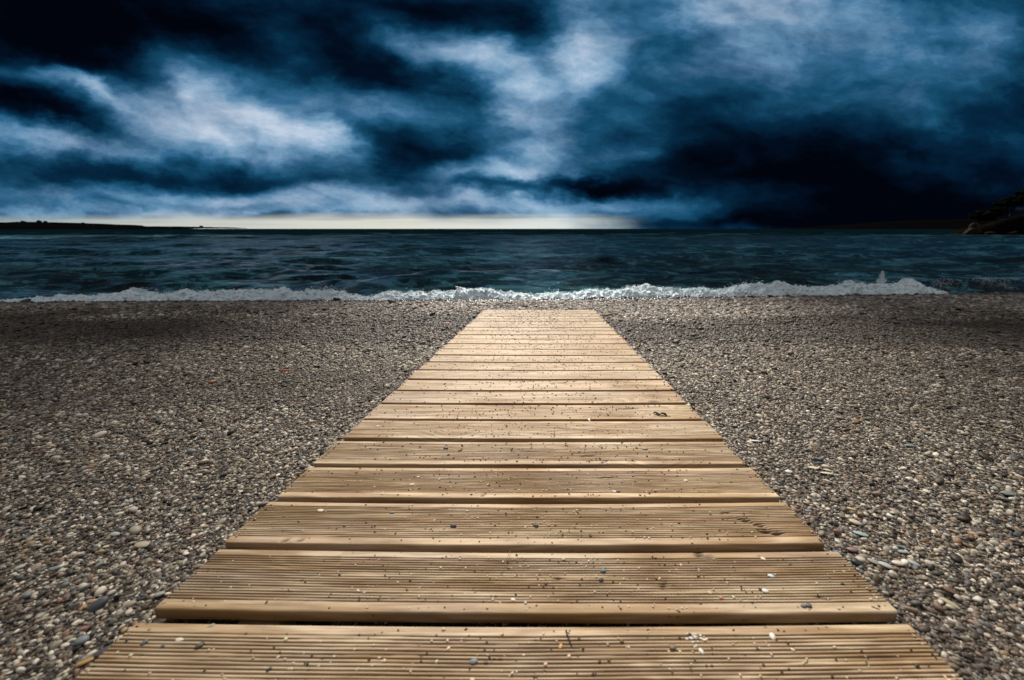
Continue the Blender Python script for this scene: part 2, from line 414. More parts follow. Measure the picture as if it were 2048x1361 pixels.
    b.inputs['Specular IOR Level'].default_value = 0.35
    h = nt.m('ADD', nt.m('MULTIPLY', fine, 0.7), nt.m('ADD', nt.m('MULTIPLY', streak, 0.5), nt.m('MULTIPLY', rs, 0.25)))
    bump(nt, b, h, 0.9, 0.0016)
    return m


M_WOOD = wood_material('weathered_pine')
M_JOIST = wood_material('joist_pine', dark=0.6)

GAP = (0.30, 3.0, 2.1, 5.1)     # where on the beach the gap in the added sun blocker lets light fall: centre x, y, half widths
# ------------------------------------------------------------------ ground
ys = np.concatenate([np.linspace(-60, -1, 24), np.linspace(-0.9, 4.2, 171), np.linspace(4.23, 8.0, 127), np.linspace(8.4, 22, 30)])
xs = np.concatenate([-np.geomspace(9, 90, 22)[::-1], np.linspace(-8.9, 8.9, 421), np.geomspace(9, 90, 22)])
X, Y = np.meshgrid(xs, ys)
Z = zbeach(X, Y)
Z = np.maximum(Z, SEA - 1.2)
ground = mesh_obj('shingle_beach', np.stack([X, Y, Z], -1).reshape(-1, 3), grid_faces(len(ys), len(xs)), M_SAND)
tag(ground, 'brown shingle beach sloping down to the water', kind='structure')

# ------------------------------------------------------------------ loose shingle: instanced stones
srcs = bpy.data.collections.new('shingle_stone_shapes')
r5 = np.random.default_rng(11)
for k in range(14):
    v = pebble_verts(r5, ICO2, 0.55, angular=k % 3 == 0)
    v = v * np.array([r5.uniform(0.95, 1.3), r5.uniform(0.62, 0.9), r5.uniform(0.34, 0.62)])
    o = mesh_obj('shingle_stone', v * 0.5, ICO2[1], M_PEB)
    C.objects.unlink(o); srcs.objects.link(o)

pts, scl = [], []


def scatter(n_m2, y0, y1, dia, spread, lift):
    depth = lambda y: y * math.cos(PITCH) + 0.16
    x0 = -1.40 * depth(y1) - 0.35; x1 = 1.26 * depth(y1) + 0.35
    n = int(n_m2 * (x1 - x0) * (y1 - y0))
    x = rng.uniform(x0, x1, n); y = rng.uniform(y0, y1, n)
    d = depth(y)
    keep = (x > -1.40 * d - 0.35) & (x < 1.26 * d + 0.35) & (y < crest(x) + 0.25)
    ins = (np.abs(x + 0.0323) < 0.585) & (y > -0.44) & (y < 4.28)
    keep &= ~ins | (rng.random(n) < 0.22)
    edge = (np.abs(x + 0.0323) < 0.604) & ~ins & (y < 4.3)
    keep &= ~edge
    x, y = x[keep], y[keep]
    s = dia * np.exp(rng.normal(0, spread, len(x)))
    s = np.minimum(s, dia * 2.6)
    # coarser and finer drifts
    s *= 1 + 0.45 * fbm(x * 1.2, y * 1.6, 9, 3)
    z = zbeach(x, y) + lift * s + rng.uniform(-0.15, 0.15, len(x)) * s
    pts.append(np.stack([x, y, z], 1)); scl.append(s)


for y0, y1 in [(a, a + 0.25) for a in np.arange(0.15, 6.9, 0.25)]:
    ym = (y0 + y1) / 2
    d = float(np.interp(ym, [0.3, 1.0, 2.0, 3.5, 5.5, 7], [0.0050, 0.0059, 0.0084, 0.0145, 0.023, 0.027]))
    scatter(0.80 / (0.55 * d * d), y0, y1, d, 0.38, 0.10)
    scatter(0.15 / (0.55 * (1.9 * d) ** 2), y0, y1, 1.9 * d, 0.25, 0.18)
    scatter(0.016 / (0.55 * (3 * d) ** 2), y0, y1, 2.9 * d, 0.22, 0.16)
def scatter_beyond(n, dia, spread, x0, x1, y0, y1):
    x = rng.uniform(x0, x1, n); y = rng.uniform(y0, y1, n)
    d = y * math.cos(PITCH) + 0.16
    seen = (x > -1.40 * d - 0.35) & (x < 1.26 * d + 0.35) & (y > 0.15)
    keep = ~seen & (y < crest(x) + 0.25) & ~((np.abs(x + 0.0323) < 0.604) & (y < 4.3) & (y > -0.46))
    x, y = x[keep], y[keep]
    s = dia * np.exp(rng.normal(0, spread, len(x)))
    pts.append(np.stack([x, y, zbeach(x, y) + 0.1 * s], 1)); scl.append(s)


scatter_beyond(42000, 0.011, 0.4, -2.6, 2.6, -1.2, 1.2)
scatter_beyond(60000, 0.020, 0.4, -7.0, 7.0, -1.8, 4.2)
scatter_beyond(30000, 0.034, 0.4, -12.0, 12.0, -2.5, 7.5)
pts = np.concatenate(pts); scl = np.concatenate(scl)
N = len(pts); print('stones', N)
me = bpy.data.meshes.new('shingle')
me.vertices.add(N); me.vertices.foreach_set('co', pts.astype(np.float32).ravel())
a = me.attributes.new('size', 'FLOAT', 'POINT'); a.data.foreach_set('value', scl.astype(np.float32))
rot = np.stack([rng.normal(0, 0.28, N), rng.normal(0, 0.28, N), rng.uniform(0, 2 * math.pi, N)], 1)
a = me.attributes.new('turn', 'FLOAT_VECTOR', 'POINT'); a.data.foreach_set('vector', rot.astype(np.float32).ravel())
shingle = bpy.data.objects.new('shingle', me); C.objects.link(shingle)
ng = bpy.data.node_groups.new('scatter_shingle', 'GeometryNodeTree')
ng.interface.new_socket('Geometry', in_out='INPUT', socket_type='NodeSocketGeometry')
ng.interface.new_socket('Geometry', in_out='OUTPUT', socket_type='NodeSocketGeometry')
gi = ng.nodes.new('NodeGroupInput'); go = ng.nodes.new('NodeGroupOutput')
ip = ng.nodes.new('GeometryNodeInstanceOnPoints'); ci = ng.nodes.new('GeometryNodeCollectionInfo')
ci.inputs['Collection'].default_value = srcs; ci.inputs['Separate Children'].default_value = True; ci.inputs['Reset Children'].default_value = True
a1 = ng.nodes.new('GeometryNodeInputNamedAttribute'); a1.data_type = 'FLOAT'; a1.inputs[0].default_value = 'size'
a2 = ng.nodes.new('GeometryNodeInputNamedAttribute'); a2.data_type = 'FLOAT_VECTOR'; a2.inputs[0].default_value = 'turn'
ng.links.new(gi.outputs[0], ip.inputs['Points']); ng.links.new(ci.outputs[0], ip.inputs['Instance'])
ip.inputs['Pick Instance'].default_value = True
ng.links.new(a2.outputs[0], ip.inputs['Rotation']); ng.links.new(a1.outputs[0], ip.inputs['Scale'])
ng.links.new(ip.outputs[0], go.inputs[0])
md = shingle.modifiers.new('scatter', 'NODES'); md.node_group = ng
tag(shingle, 'loose multicoloured shingle covering the beach on both sides of the boardwalk', 'pebbles', kind='stuff')

# ------------------------------------------------------------------ boardwalk
BW, TH, PIT, Y0 = 0.1368, 0.0215, 0.1573, 0.4788
deck = empty('boardwalk', (-0.0323, 0, 0))
deck.rotation_euler = (-SLOPE, 0, 0)
tag(deck, 'pine boardwalk of grooved crosswise planks running down the shingle to the sea', 'boardwalk')
CS = math.cos(SLOPE)


def plank_mesh(i):
    r = np.random.default_rng(100 + i)
    near = i < 6
    hw = BW / 2
    # top profile in y (front -hw, back +hw), z <= 0
    gs, ge = -hw + 0.0185, hw - 0.0145
    ng_, depth = 18, (0.0026 if i < 4 else 0.0016 if i < 7 else 0.0008)
    per = 8 if i < 5 else 5
    yt = np.linspace(gs, ge, ng_ * per + 1)
    ph = (yt - gs) / (ge - gs) * ng_
    fr = np.abs((ph % 1) - 0.5) * 2           # 1 at ridge boundary -> groove centre at .5
    gz = -np.clip(1 - fr * 1.7, 0, 1) ** 0.8
    R = 0.0035
    arc = np.linspace(0, math.pi / 2, 4)
    front = [(-hw + R - R * math.cos(q), -R + R * math.sin(q)) for q in arc]
    back = [(hw - R + R * math.cos(q), -R + R * math.sin(q)) for q in arc[::-1]]
    prof = [(-hw + 0.003, -TH), (-hw, -TH + 0.003), (-hw, -TH * 0.5)] + front + [(-hw + 0.010, 0)]
    k0 = len(prof)
    prof += list(zip(yt, np.zeros(len(yt))))
    k1 = len(prof)
    prof += [(hw - 0.007, 0)] + back + [(hw, -TH * 0.5), (hw, -TH + 0.003), (hw - 0.003, -TH)]
    prof = np.array(prof); n = len(prof)
    nx = 240 if i < 5 else 120 if i < 12 else 60
    x = np.linspace(-0.6, 0.6, nx)
    V = np.zeros((nx, n, 3)); dirt_shade = np.zeros((nx, n))
    V[:, :, 0] = x[:, None]
    V[:, :, 1] = prof[None, :, 0]; V[:, :, 2] = prof[None, :, 1]
    gi_ = np.floor(ph)
    XX = x[:, None] * np.ones((1, len(yt))); 
    dm = np.clip(1.0 + 1.5 * fbm(XX * 7, gi_[None, :] * 3.7 + i * 11, i, 3), 0.25, 1.5)
    V[:, k0:k1, 2] += gz[None, :] * depth * dm
    V[:, k0:k1, 2] += 0.0009 * fbm(XX * 14, yt[None, :] * 260 + i * 5, i + 3, 3)
    V[:, k0:k1, 1] += 0.0007 * fbm(XX * 5, yt[None, :] * 0 + i, i + 5, 3) * 2
    dirt_shade[:, k0:k1] = np.clip(-gz[None, :], 0, 1) * np.clip(dm, 0, 1) ** 1.5 * (1 if i < 7 else 0.6)
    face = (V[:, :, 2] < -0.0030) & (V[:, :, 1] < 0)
    dirt_shade = np.where(face, 0.40 + 0.5 * fbm(V[:, :, 0] * 4, V[:, :, 2] * 160 + i * 7, i + 2, 4), dirt_shade)  # front faces: grime set dark to stand in for their shade
    dirt_shade = np.clip(dirt_shade, 0, 1)
    # cup and long wave
    V[:, :, 2] += 0.0016 * fbm(x[:, None] * 2.0, V[:, :, 1] * 5 + i * 3, i + 7, 2)
    V[:, :, 1] += 0.0012 * fbm(x[:, None] * 1.5 + i * 9, V[:, :, 1] * 0, i + 1, 2) * 2
    # splits and hollow knots (in metres on the board)
    for (cx, cy, ang, ln, wd, dp) in GOUGE.get(i, []):
        ca, sa = math.cos(ang), math.sin(ang)
        px = V[:, :, 0] - cx; py = V[:, :, 1] - cy
        u = (px * ca + py * sa) / ln; w = (-px * sa + py * ca + 0.002 * np.sin(px * 260)) / wd
        g = np.clip(1 - u * u, 0, 1) * np.exp(-w * w * 2) * (V[:, :, 2] > -0.006)
        V[:, :, 2] -= g * dp; dirt_shade = np.maximum(dirt_shade, np.clip(g * 1.4, 0, 1))
    sag = 0.006 if i < 3 else 0.002
    V[:, :, 2] -= sag * (1 - (x[:, None] / 0.6) ** 2) - sag * 0.6
    # rounded ends
    V[0, :, 1:] *= 0.985; V[-1, :, 1:] *= 0.985; V[1, :, 0] = V[0, :, 0] + 0.0012; V[-2, :, 0] = V[-1, :, 0] - 0.0012
    verts = V.reshape(-1, 3)
    fc = []
    a = (np.arange(nx - 1)[:, None] * n + np.arange(n)[None, :]).ravel()
    nxt = (np.arange(nx - 1)[:, None] * n + (np.arange(n)[None, :] + 1) % n).ravel()
    quads = np.stack([a, a + n, nxt + n, nxt], 1)
    faces = quads.tolist()
    base = len(verts)
    verts = np.concatenate([verts, V[0], V[-1]])
    faces.append(list(range(base, base + n))); faces.append(list(range(base + 2 * n - 1, base + n - 1, -1)))
    return verts, faces, np.concatenate([dirt_shade.ravel(), np.zeros(2 * n)])


def deck_z(x, y):
    i = math.ceil((y - Y0) / PIT - 1e-6)
    sag = 0.006 if i < 3 else 0.002
    q = min(1, abs((x + 0.0323) / 0.6))
    return -TS * y - sag * (1 - q * q) + sag * 0.6


GOUGE = {
    2: [(0.487, -0.004, -0.60, 0.040, 0.0055, 0.007), (0.512, -0.035, -0.25, 0.030, 0.008, 0.007), (0.445, 0.030, 0.35, 0.016, 0.003, 0.002),
        (-0.485, -0.061, 0.9, 0.010, 0.004, 0.004), (-0.455, -0.060, 0.9, 0.014, 0.003, 0.004)],
    1: [(0.340, 0.058, -0.35, 0.022, 0.007, 0.006), (0.06, 0.004, 0.0, 0.013, 0.003, 0.004), (0.24, -0.012, 1.2, 0.012, 0.004, 0.002), (0.50, -0.040, 0.05, 0.016, 0.003, 0.002)],
    3: [(-0.11, -0.058, 1.3, 0.010, 0.0025, 0.003), (0.20, 0.02, 0.1, 0.03, 0.004, 0.002)],
    4: [(0.17, -0.02, 0.1, 0.03, 0.008, 0.002), (0.21, -0.055, 0.8, 0.02, 0.004, 0.003)],
    5: [(0.10, 0.01, 0.0, 0.03, 0.006, 0.002), (-0.31, 0.01, 0.2, 0.014, 0.005, 0.002)],
    6: [(-0.20, -0.05, -0.8, 0.012, 0.004, 0.004), (0.36, 0.03, 0.1, 0.05, 0.010, 0.002)],
    8: [(0.12, 0.03, 0.1, 0.03, 0.006, 0.002)], 10: [(-0.08, 0.02, 0.1, 0.03, 0.006, 0.002), (0.3, 0.02, 0.6, 0.02, 0.006, 0.002)],
    12: [(0.0, 0.02, 0.0, 0.04, 0.008, 0.002)],
}
for i in range(-5, 25):
    vv, ff, dirt_shade = plank_mesh(i)
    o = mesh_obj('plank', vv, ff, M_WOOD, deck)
    at_ = o.data.attributes.new('dirt_shade', 'FLOAT', 'POINT'); at_.data.foreach_set('value', dirt_shade.astype(np.float32))
    r = np.random.default_rng(500 + i)
    o.location = (r.uniform(-0.004, 0.004), (Y0 + i * PIT) / CS - BW / 2, r.uniform(-0.0008, 0.0008))
    o.rotation_euler = (0, 0, r.uniform(-0.003, 0.003))
for jx in (-0.435, 0.435):
    w = 0.035
    ny = 200
    yy = np.linspace(-0.42, 4.26, ny)
    pr = np.array([(-w, -0.045), (-w, -0.003), (-w + 0.003, 0), (w - 0.003, 0), (w, -0.003), (w, -0.045)])
    n = len(pr)
    V = np.zeros((ny, n, 3)); V[:, :, 0] = pr[None, :, 0]; V[:, :, 1] = yy[:, None]; V[:, :, 2] = pr[None, :, 1]
    a = (np.arange(ny - 1)[:, None] * n + np.arange(n)[None, :]).ravel()
    nxt = (np.arange(ny - 1)[:, None] * n + (np.arange(n)[None, :] + 1) % n).ravel()
    faces = np.stack([a, nxt, nxt + n, a + n], 1).tolist() + [list(range(n))[::-1], list(range((ny - 1) * n, ny * n))]
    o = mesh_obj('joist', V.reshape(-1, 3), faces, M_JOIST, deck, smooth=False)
    o.location = (jx, 0, -TH - 0.0055)

# ------------------------------------------------------------------ single stones with a look of their own
DECK_STONES = [
    (0.3478, 0.4596, 0.0076, 1.35, 80, 0.5, (232, 226, 212), 'smooth white oval pebble lying on the nearest plank'),
    (0.232, 0.4373, 0.0065, 1.5, 110, 0.5, (225, 220, 208), 'white pointed pebble on the nearest plank, left of the smooth white oval one'),
    (0.1915, 0.4425, 0.0073, 1.1, 20, 0.6, (120, 104, 84), 'brown grey round pebble on the nearest plank left of a white pointed pebble'),
    (0.0271, 0.4442, 0.0066, 1.7, 75, 0.5, (205, 150, 80), 'orange elongated pebble on the nearest plank'),
    (-0.0967, 0.4222, 0.0085, 1.4, 10, 0.5, (110, 116, 126), 'slate blue oval pebble near the middle of the nearest plank'),
    (-0.514, 0.4732, 0.0078, 1.7, 30, 0.4, (165, 152, 132), 'beige grey pebble on the far flat strip of the nearest plank at its left'),
    (-0.5422, 0.4501, 0.0097, 1.9, 5, 0.3, (215, 208, 192), 'chalky white flat flake at the left end of the nearest plank'),
    (-0.5883, 0.4444, 0.0067, 1.2, 60, 0.6, (96, 102, 104), 'dark grey pebble at the left end of the nearest plank'),
    (-0.5029, 0.4409, 0.0081, 1.4, 50, 0.6, (74, 72, 66), 'blackish pebble beside the chalky white flake on the nearest plank'),
    (0.0127, 0.3934, 0.0067, 1.3, 0, 0.5, (70, 62, 56), 'dark pebble at the very bottom edge of the picture'),
    (0.1112, 0.588, 0.0073, 1.15, 0, 0.7, (100, 120, 120), 'teal grey round pebble on the second plank right of its middle'),
    (0.1046, 0.5672, 0.0071, 1.4, 20, 0.6, (50, 38, 28), 'dark brown crumb just below the teal grey round pebble'),
    (0.4114, 0.5751, 0.0081, 1.5, -20, 0.5, (196, 208, 212), 'pale blue oval pebble on the second plank'),
    (0.3827, 0.5423, 0.0077, 1.2, -10, 0.55, (228, 222, 212), 'white pebble touching a black chip on the second plank'),
    (0.3763, 0.5465, 0.006, 1.6, -20, 0.5, (34, 30, 28), 'black chip touching a white pebble on the second plank'),
    (0.4285, 0.5125, 0.0066, 1.3, 0, 0.6, (98, 98, 102), 'left one of two grey pebbles side by side on the second plank'),
    (0.4375, 0.5126, 0.0066, 1.2, 10, 0.6, (88, 90, 96), 'right one of two grey pebbles side by side on the second plank'),
    (0.3018, 0.5297, 0.0059, 1.6, -30, 0.5, (190, 110, 90), 'small salmon red pebble on the second plank'),
    (0.4192, 0.6174, 0.0066, 1.4, -40, 0.4, (220, 212, 196), 'white pebble on the far flat strip of the second plank'),
    (0.2859, 0.5399, 0.0051, 1.3, 0, 0.6, (222, 200, 160), 'cream pebble on the second plank left of the salmon red one'),
    (0.5427, 0.5073, 0.0089, 3.2, -35, 0.3, (44, 38, 28), 'thin black chip near the right end of the second plank'),
    (-0.0489, 0.5265, 0.0059, 1.4, -20, 0.5, (222, 214, 200), 'white pebble on the second plank just left of its middle'),
    (-0.1905, 0.7116, 0.0107, 1.4, 0, 0.6, (52, 60, 74), 'dark blue pebble on the third plank'),
    (-0.5005, 0.7601, 0.0102, 1.5, -10, 0.4, (222, 212, 196), 'white shell fragment near the left end of the third plank'),
    (-0.0133, 0.7139, 0.0086, 1.5, -20, 0.6, (70, 56, 44), 'dark brown crumb in the middle of the third plank'),
    (-0.3371, 0.7553, 0.0067, 1.4, 10, 0.5, (92, 104, 120), 'blue grey chip on the left half of the third plank'),
    (0.1854, 0.8391, 0.0086, 1.8, 0, 0.5, (46, 52, 66), 'dark blue pebble beside a white grain on the fourth plank'),
    (0.1756, 0.839, 0.0073, 1.5, 0, 0.5, (226, 220, 206), 'white grain beside a dark blue pebble on the fourth plank'),
    (0.3691, 0.8888, 0.009, 1.8, 0, 0.4, (222, 214, 200), 'flat white pebble near the right end of the fourth plank'),
    (-0.3284, 0.8678, 0.0088, 1.8, 15, 0.5, (226, 220, 208), 'white chip on the left half of the fourth plank'),
    (-0.324, 0.9029, 0.0065, 1.3, 0, 0.5, (230, 222, 210), 'white grain on the far side of the fourth plank'),
    (0.3072, 1.0602, 0.0135, 1.7, 0, 0.4, (116, 120, 124), 'grey flat pebble on the right half of the fifth plank'),
    (-0.2886, 1.0612, 0.0105, 1.4, 0, 0.5, (70, 76, 88), 'slate blue pebble on the left half of the fifth plank'),
    (-0.5568, 1.2148, 0.0101, 1.6, 10, 0.5, (226, 218, 206), 'white chip near the left end of the sixth plank'),
]
BEACH_STONES = [
    (-0.8194, 0.6707, 0.0174, 1.7, -5, 0.35, (176, 164, 142), 'large flat cream grey stone in the gravel left of the second plank'),
    (-0.7317, 0.4851, 0.0088, 2.6, 25, 0.4, (178, 108, 92), 'red brick coloured chip in the gravel at lower left'),
    (-0.7737, 0.5349, 0.0103, 1.8, 25, 0.5, (176, 140, 116), 'pinkish tan oval stone in the gravel at lower left'),
    (-0.6669, 0.4301, 0.0116, 2.4, 30, 0.45, (176, 140, 80), 'ochre yellow long stone in the gravel beside the nearest plank'),
    (-0.7058, 0.4624, 0.01, 1.1, 0, 0.6, (116, 124, 128), 'round blue grey stone in the gravel at lower left'),
    (-0.6527, 0.4467, 0.015, 1.6, 45, 0.5, (66, 66, 66), 'big dark grey stone in the gravel beside the left end of the nearest plank'),
    (-1.3449, 0.94, 0.015, 1.5, 20, 0.5, (140, 146, 146), 'light grey stone in the gravel left of the fourth plank'),
    (-0.9129, 0.7035, 0.0117, 1.6, -10, 0.5, (160, 166, 164), 'pale blue grey oval stone above a flat cream stone in the left gravel'),
    (-0.6681, 0.5487, 0.0079, 1.3, 30, 0.5, (156, 158, 152), 'pale grey pebble in the gravel left of the second plank'),
    (-0.7112, 0.6471, 0.007, 1.4, 0, 0.5, (226, 220, 208), 'small white pebble in the gravel right of the flat cream stone'),
    (-0.9249, 0.6073, 0.0114, 1.5, 20, 0.6, (142, 150, 156), 'bluish oval stone in the gravel near the left edge'),
    (-1.5535, 1.7414, 0.0164, 1.2, 0, 0.7, (176, 110, 84), 'terracotta red pebble in the gravel left of the boardwalk'),
    (-1.3237, 1.9444, 0.0441, 5, 8, 0.25, (168, 84, 56), 'flat rusty red shard lying in the gravel left of the boardwalk'),
    (-1.3643, 1.7048, 0.0253, 2, 0, 0.4, (128, 138, 142), 'grey flat stone in the gravel near the rusty red shard'),
    (-1.3525, 1.655, 0.0314, 7, 0, 0.3, (190, 180, 158), 'thin pale stick in the gravel near the rusty red shard'),
    (-1.2184, 1.7658, 0.0238, 1.8, 0, 0.4, (60, 84, 84), 'dark teal flat stone below the rusty red shard'),
    (0.6863, 1.1464, 0.0193, 4.2, -12, 0.3, (235, 232, 226), 'thin bright white shell sliver in the gravel right of the boardwalk'),
    (0.758, 0.982, 0.0182, 2.4, -5, 0.35, (218, 204, 184), 'flat cream stone in the right gravel, left of two others like it'),
    (0.7926, 0.9713, 0.0125, 2, -20, 0.35, (214, 200, 172), 'small cream stone above a longer cream stone in the right gravel'),
    (0.7783, 0.9529, 0.0178, 2.8, -15, 0.35, (216, 208, 184), 'long cream stone below a small cream one in the right gravel'),
    (0.6789, 0.9578, 0.011, 1.3, -10, 0.5, (206, 210, 216), 'pale blue white pebble in the gravel right of the fourth plank'),
    (0.6436, 0.6306, 0.0116, 1.7, -40, 0.4, (150, 146, 138), 'grey stone with pale rim, leftmost of a row of ovals right of the second plank'),
    (0.6574, 0.6216, 0.0125, 1.6, -40, 0.4, (172, 176, 172), 'light grey oval stone second in the row right of the second plank'),
    (0.6866, 0.6256, 0.0116, 1.6, -18, 0.5, (206, 196, 184), 'pinkish cream oval stone in the row right of the second plank'),
    (0.7173, 0.6244, 0.0096, 1.5, -45, 0.45, (160, 166, 168), 'grey blue oval stone, rightmost of the row of ovals'),
    (0.6047, 0.6253, 0.0116, 1.2, 10, 0.6, (50, 56, 56), 'black round stone beside the right end of the second plank'),
    (0.7312, 0.6718, 0.0122, 1.9, -3, 0.35, (130, 148, 150), 'slate tablet stone, upper of two right of the third plank'),
    (0.7238, 0.6577, 0.01, 1.7, -3, 0.35, (140, 158, 158), 'slate tablet stone, lower of two right of the third plank'),
    (0.6822, 0.7092, 0.016, 2, -35, 0.3, (146, 162, 166), 'long pale blue slate flake in the gravel right of the third plank'),
    (0.5923, 0.6558, 0.01, 2, -45, 0.4, (72, 98, 110), 'blue stone wedged beside the right end of the third plank'),
    (0.6246, 0.6615, 0.0111, 1.5, -15, 0.5, (128, 104, 104), 'purple brown stone in the gravel right of the third plank'),
    (0.5849, 0.5316, 0.0102, 2.6, -55, 0.4, (190, 182, 168), 'long pale stone beside the right end of the second plank'),
    (0.6955, 0.534, 0.0153, 2.4, -65, 0.45, (168, 158, 124), 'long yellowish stone in the gravel at lower right'),
    (0.7183, 0.561, 0.0124, 1.3, -20, 0.55, (112, 88, 72), 'brown stone just above a long yellowish stone at lower right'),
    (0.6971, 0.4972, 0.0105, 1.5, -30, 0.55, (146, 122, 110), 'rosy brown stone in the gravel at lower right'),
    (0.6209, 0.7878, 0.0093, 2.2, -5, 0.4, (96, 116, 132), 'blue grey flat stone right of the third plank'),
    (0.7268, 0.7957, 0.0117, 2.4, -30, 0.45, (206, 174, 122), 'tan orange elongated stone in the right gravel'),
    (0.6974, 0.7469, 0.0134, 1.5, -30, 0.45, (196, 180, 158), 'large cream stone in the gravel below a tan orange one'),
    (1.162, 1.1237, 0.0189, 2.2, -10, 0.45, (116, 136, 146), 'blue grey long stone in the right gravel'),
    (0.812, 1.0303, 0.0088, 1.2, 0, 0.6, (70, 104, 140), 'deep blue pebble in the right gravel'),
    (1.156, 1.326, 0.0183, 3.4, -8, 0.3, (190, 132, 50), 'thin orange splinter lying in the right gravel'),
    (1.1625, 0.86, 0.0187, 1.8, 0, 0.45, (132, 138, 138), 'upper of two grey long stones near the right edge'),
    (1.1359, 0.8367, 0.0183, 4.5, -3, 0.4, (150, 156, 156), 'lower thin one of two grey long stones near the right edge'),
    (1.2861, 2.7339, 0.032, 1.6, 0, 0.5, (124, 132, 138), 'grey stone in the dark gravel right of the far planks'),
    (-0.8524, 3.445, 0.0444, 2, 0, 0.4, (160, 108, 100), 'reddish flat stone beside the far left side of the boardwalk'),
    (0.7329, 3.1986, 0.0248, 2.2, 0, 0.4, (56, 116, 130), 'turquoise scrap in the dark gravel right of the far planks'),
    (0.6125, 3.1287, 0.0202, 2, 0, 0.4, (50, 106, 130), 'turquoise scrap nearest the far right edge of the boardwalk'),
    (1.048, 4.7536, 0.0424, 1.4, 0, 0.5, (150, 176, 184), 'pale blue stone just behind the far end of the boardwalk'),
]
# stickA (0.5841, 3.8186, 3.899)
# stickB (0.7904, 4.0303, 4.106)
# weed (0.4293, 1.3139, 1.439)
# whitebit (0.1683, 1.2769, 1.404)
# rock (-6.0077, 5.5719, 5.641)
# hairA (-0.0617, 0.635, 0.775)
# hairB (-0.0734, 0.5777, 0.719)
# pinkA (1.5879, 3.3271, 3.414)
# pinkB (1.8461, 3.354, 3.439)
# crackA (0.4281, 0.6927, 0.83)
# crackB (0.4813, 0.6561, 0.794)
# knotA (0.3006, 0.6192, 0.758)
# knotB (0.3165, 0.6116, 0.751)
# frameleft (-0.7606, 0.4068, 0.558)
# fl2 (-3.474, 2.4269, 2.549)
# cr (0.0153, 5.4962, 5.55)
# crl (-7.0467, 5.0869, 5.171)
# crr (7.8404, 6.4689, 6.479)
# shell (0.2339, 0.4568, 0.599)
# stem (0.0404, 0.4659, 0.608)
# stem2 (0.0435, 0.4459, 0.589)


STONES = []
r6 = np.random.default_rng(21)
for k in range(8):
    v = pebble_verts(r6, ICO3, 0.28, angular=k in (3, 6))
    me = bpy.data.meshes.new('pebble_shape'); me.from_pydata(v.tolist(), [], ICO3[1].tolist())
    me.polygons.foreach_set('use_smooth', [True] * len(me.polygons)); me.materials.append(M_STONE)
    STONES.append(me)


def stone(name, shape, x, y, z, hl, asp, rot, flat, rgb, label, group=None, cat='pebble'):
    o = bpy.data.objects.new(name, STONES[shape]); C.objects.link(o)
    hw = hl / asp; hh = max(hw, hl * 0.45) * flat
    o.scale = (hl, hw if abs(rot) < 45 or asp < 1.3 else hw, hh)
    o.location = (x, y, z + hh * 0.72)
    o.rotation_euler = (-SLOPE + random.uniform(-.08, .08), random.uniform(-.08, .08), math.radians(rot))
    o.color = srgb(*rgb)
    return tag(o, label, cat, group)


for k, (x, y, hl, asp, rot, fl, rgb, lab) in enumerate(DECK_STONES):
    stone('pebble', k % 8, x, y, deck_z(x, y) - 0.0006, hl * 0.7, asp, rot, fl, rgb, lab)
for k, (x, y, hl, asp, rot, fl, rgb, lab) in enumerate(BEACH_STONES):
    stone('beach_stone' if 'stone' in lab else 'beach_pebble', (k * 3) % 8, x, y, float(zbeach(x, y)) + 0.003, hl * 0.88, asp, rot, fl, rgb, lab, cat='stone' if 'stone' in lab else 'pebble')

# small loose pebbles on the planks, all alike but for tone
TINY = [((40, 36, 34), 'tiny blackish pebble, one of many strewn loose over the boardwalk planks', 'tiny blackish pebbles on the planks'),
        ((92, 94, 96), 'tiny grey pebble, one of many strewn loose over the boardwalk planks', 'tiny grey pebbles on the planks'),
        ((214, 196, 166), 'tiny cream pebble, one of many strewn loose over the boardwalk planks', 'tiny cream pebbles on the planks'),
        ((96, 66, 48), 'tiny brown pebble, one of many strewn loose over the boardwalk planks', 'tiny brown pebbles on the planks')]


def deck_y(r, ymax, power=1.0):
    while True:
        y = 0.345 + (ymax - 0.345) * r.random() ** power
        f = ((Y0 - y) / PIT) % 1.0
        if 0.04 < f < 0.84: return y


rr = random.Random(5)
for k in range(230):
    x = -0.0323 + max(-0.58, min(0.58, rr.gauss(0.02, 0.33)))
    y = deck_y(rr, 1.35, 1.3)
    c, lab, gp_ = TINY[rr.choices([0, 1, 2, 3], [4, 3, 8, 3])[0]]
    hl = rr.uniform(0.0013, 0.0029) * (1.25 if y < 0.5 else 1)
    j = lambda q: max(0, min(255, q + rr.randint(-14, 14)))
    stone('tiny_pebble', k % 8, x, y, deck_z(x, y) - 0.0004, hl, rr.uniform(1, 1.6), rr.uniform(0, 180), 0.6, tuple(j(q) for q in c), lab, gp_)

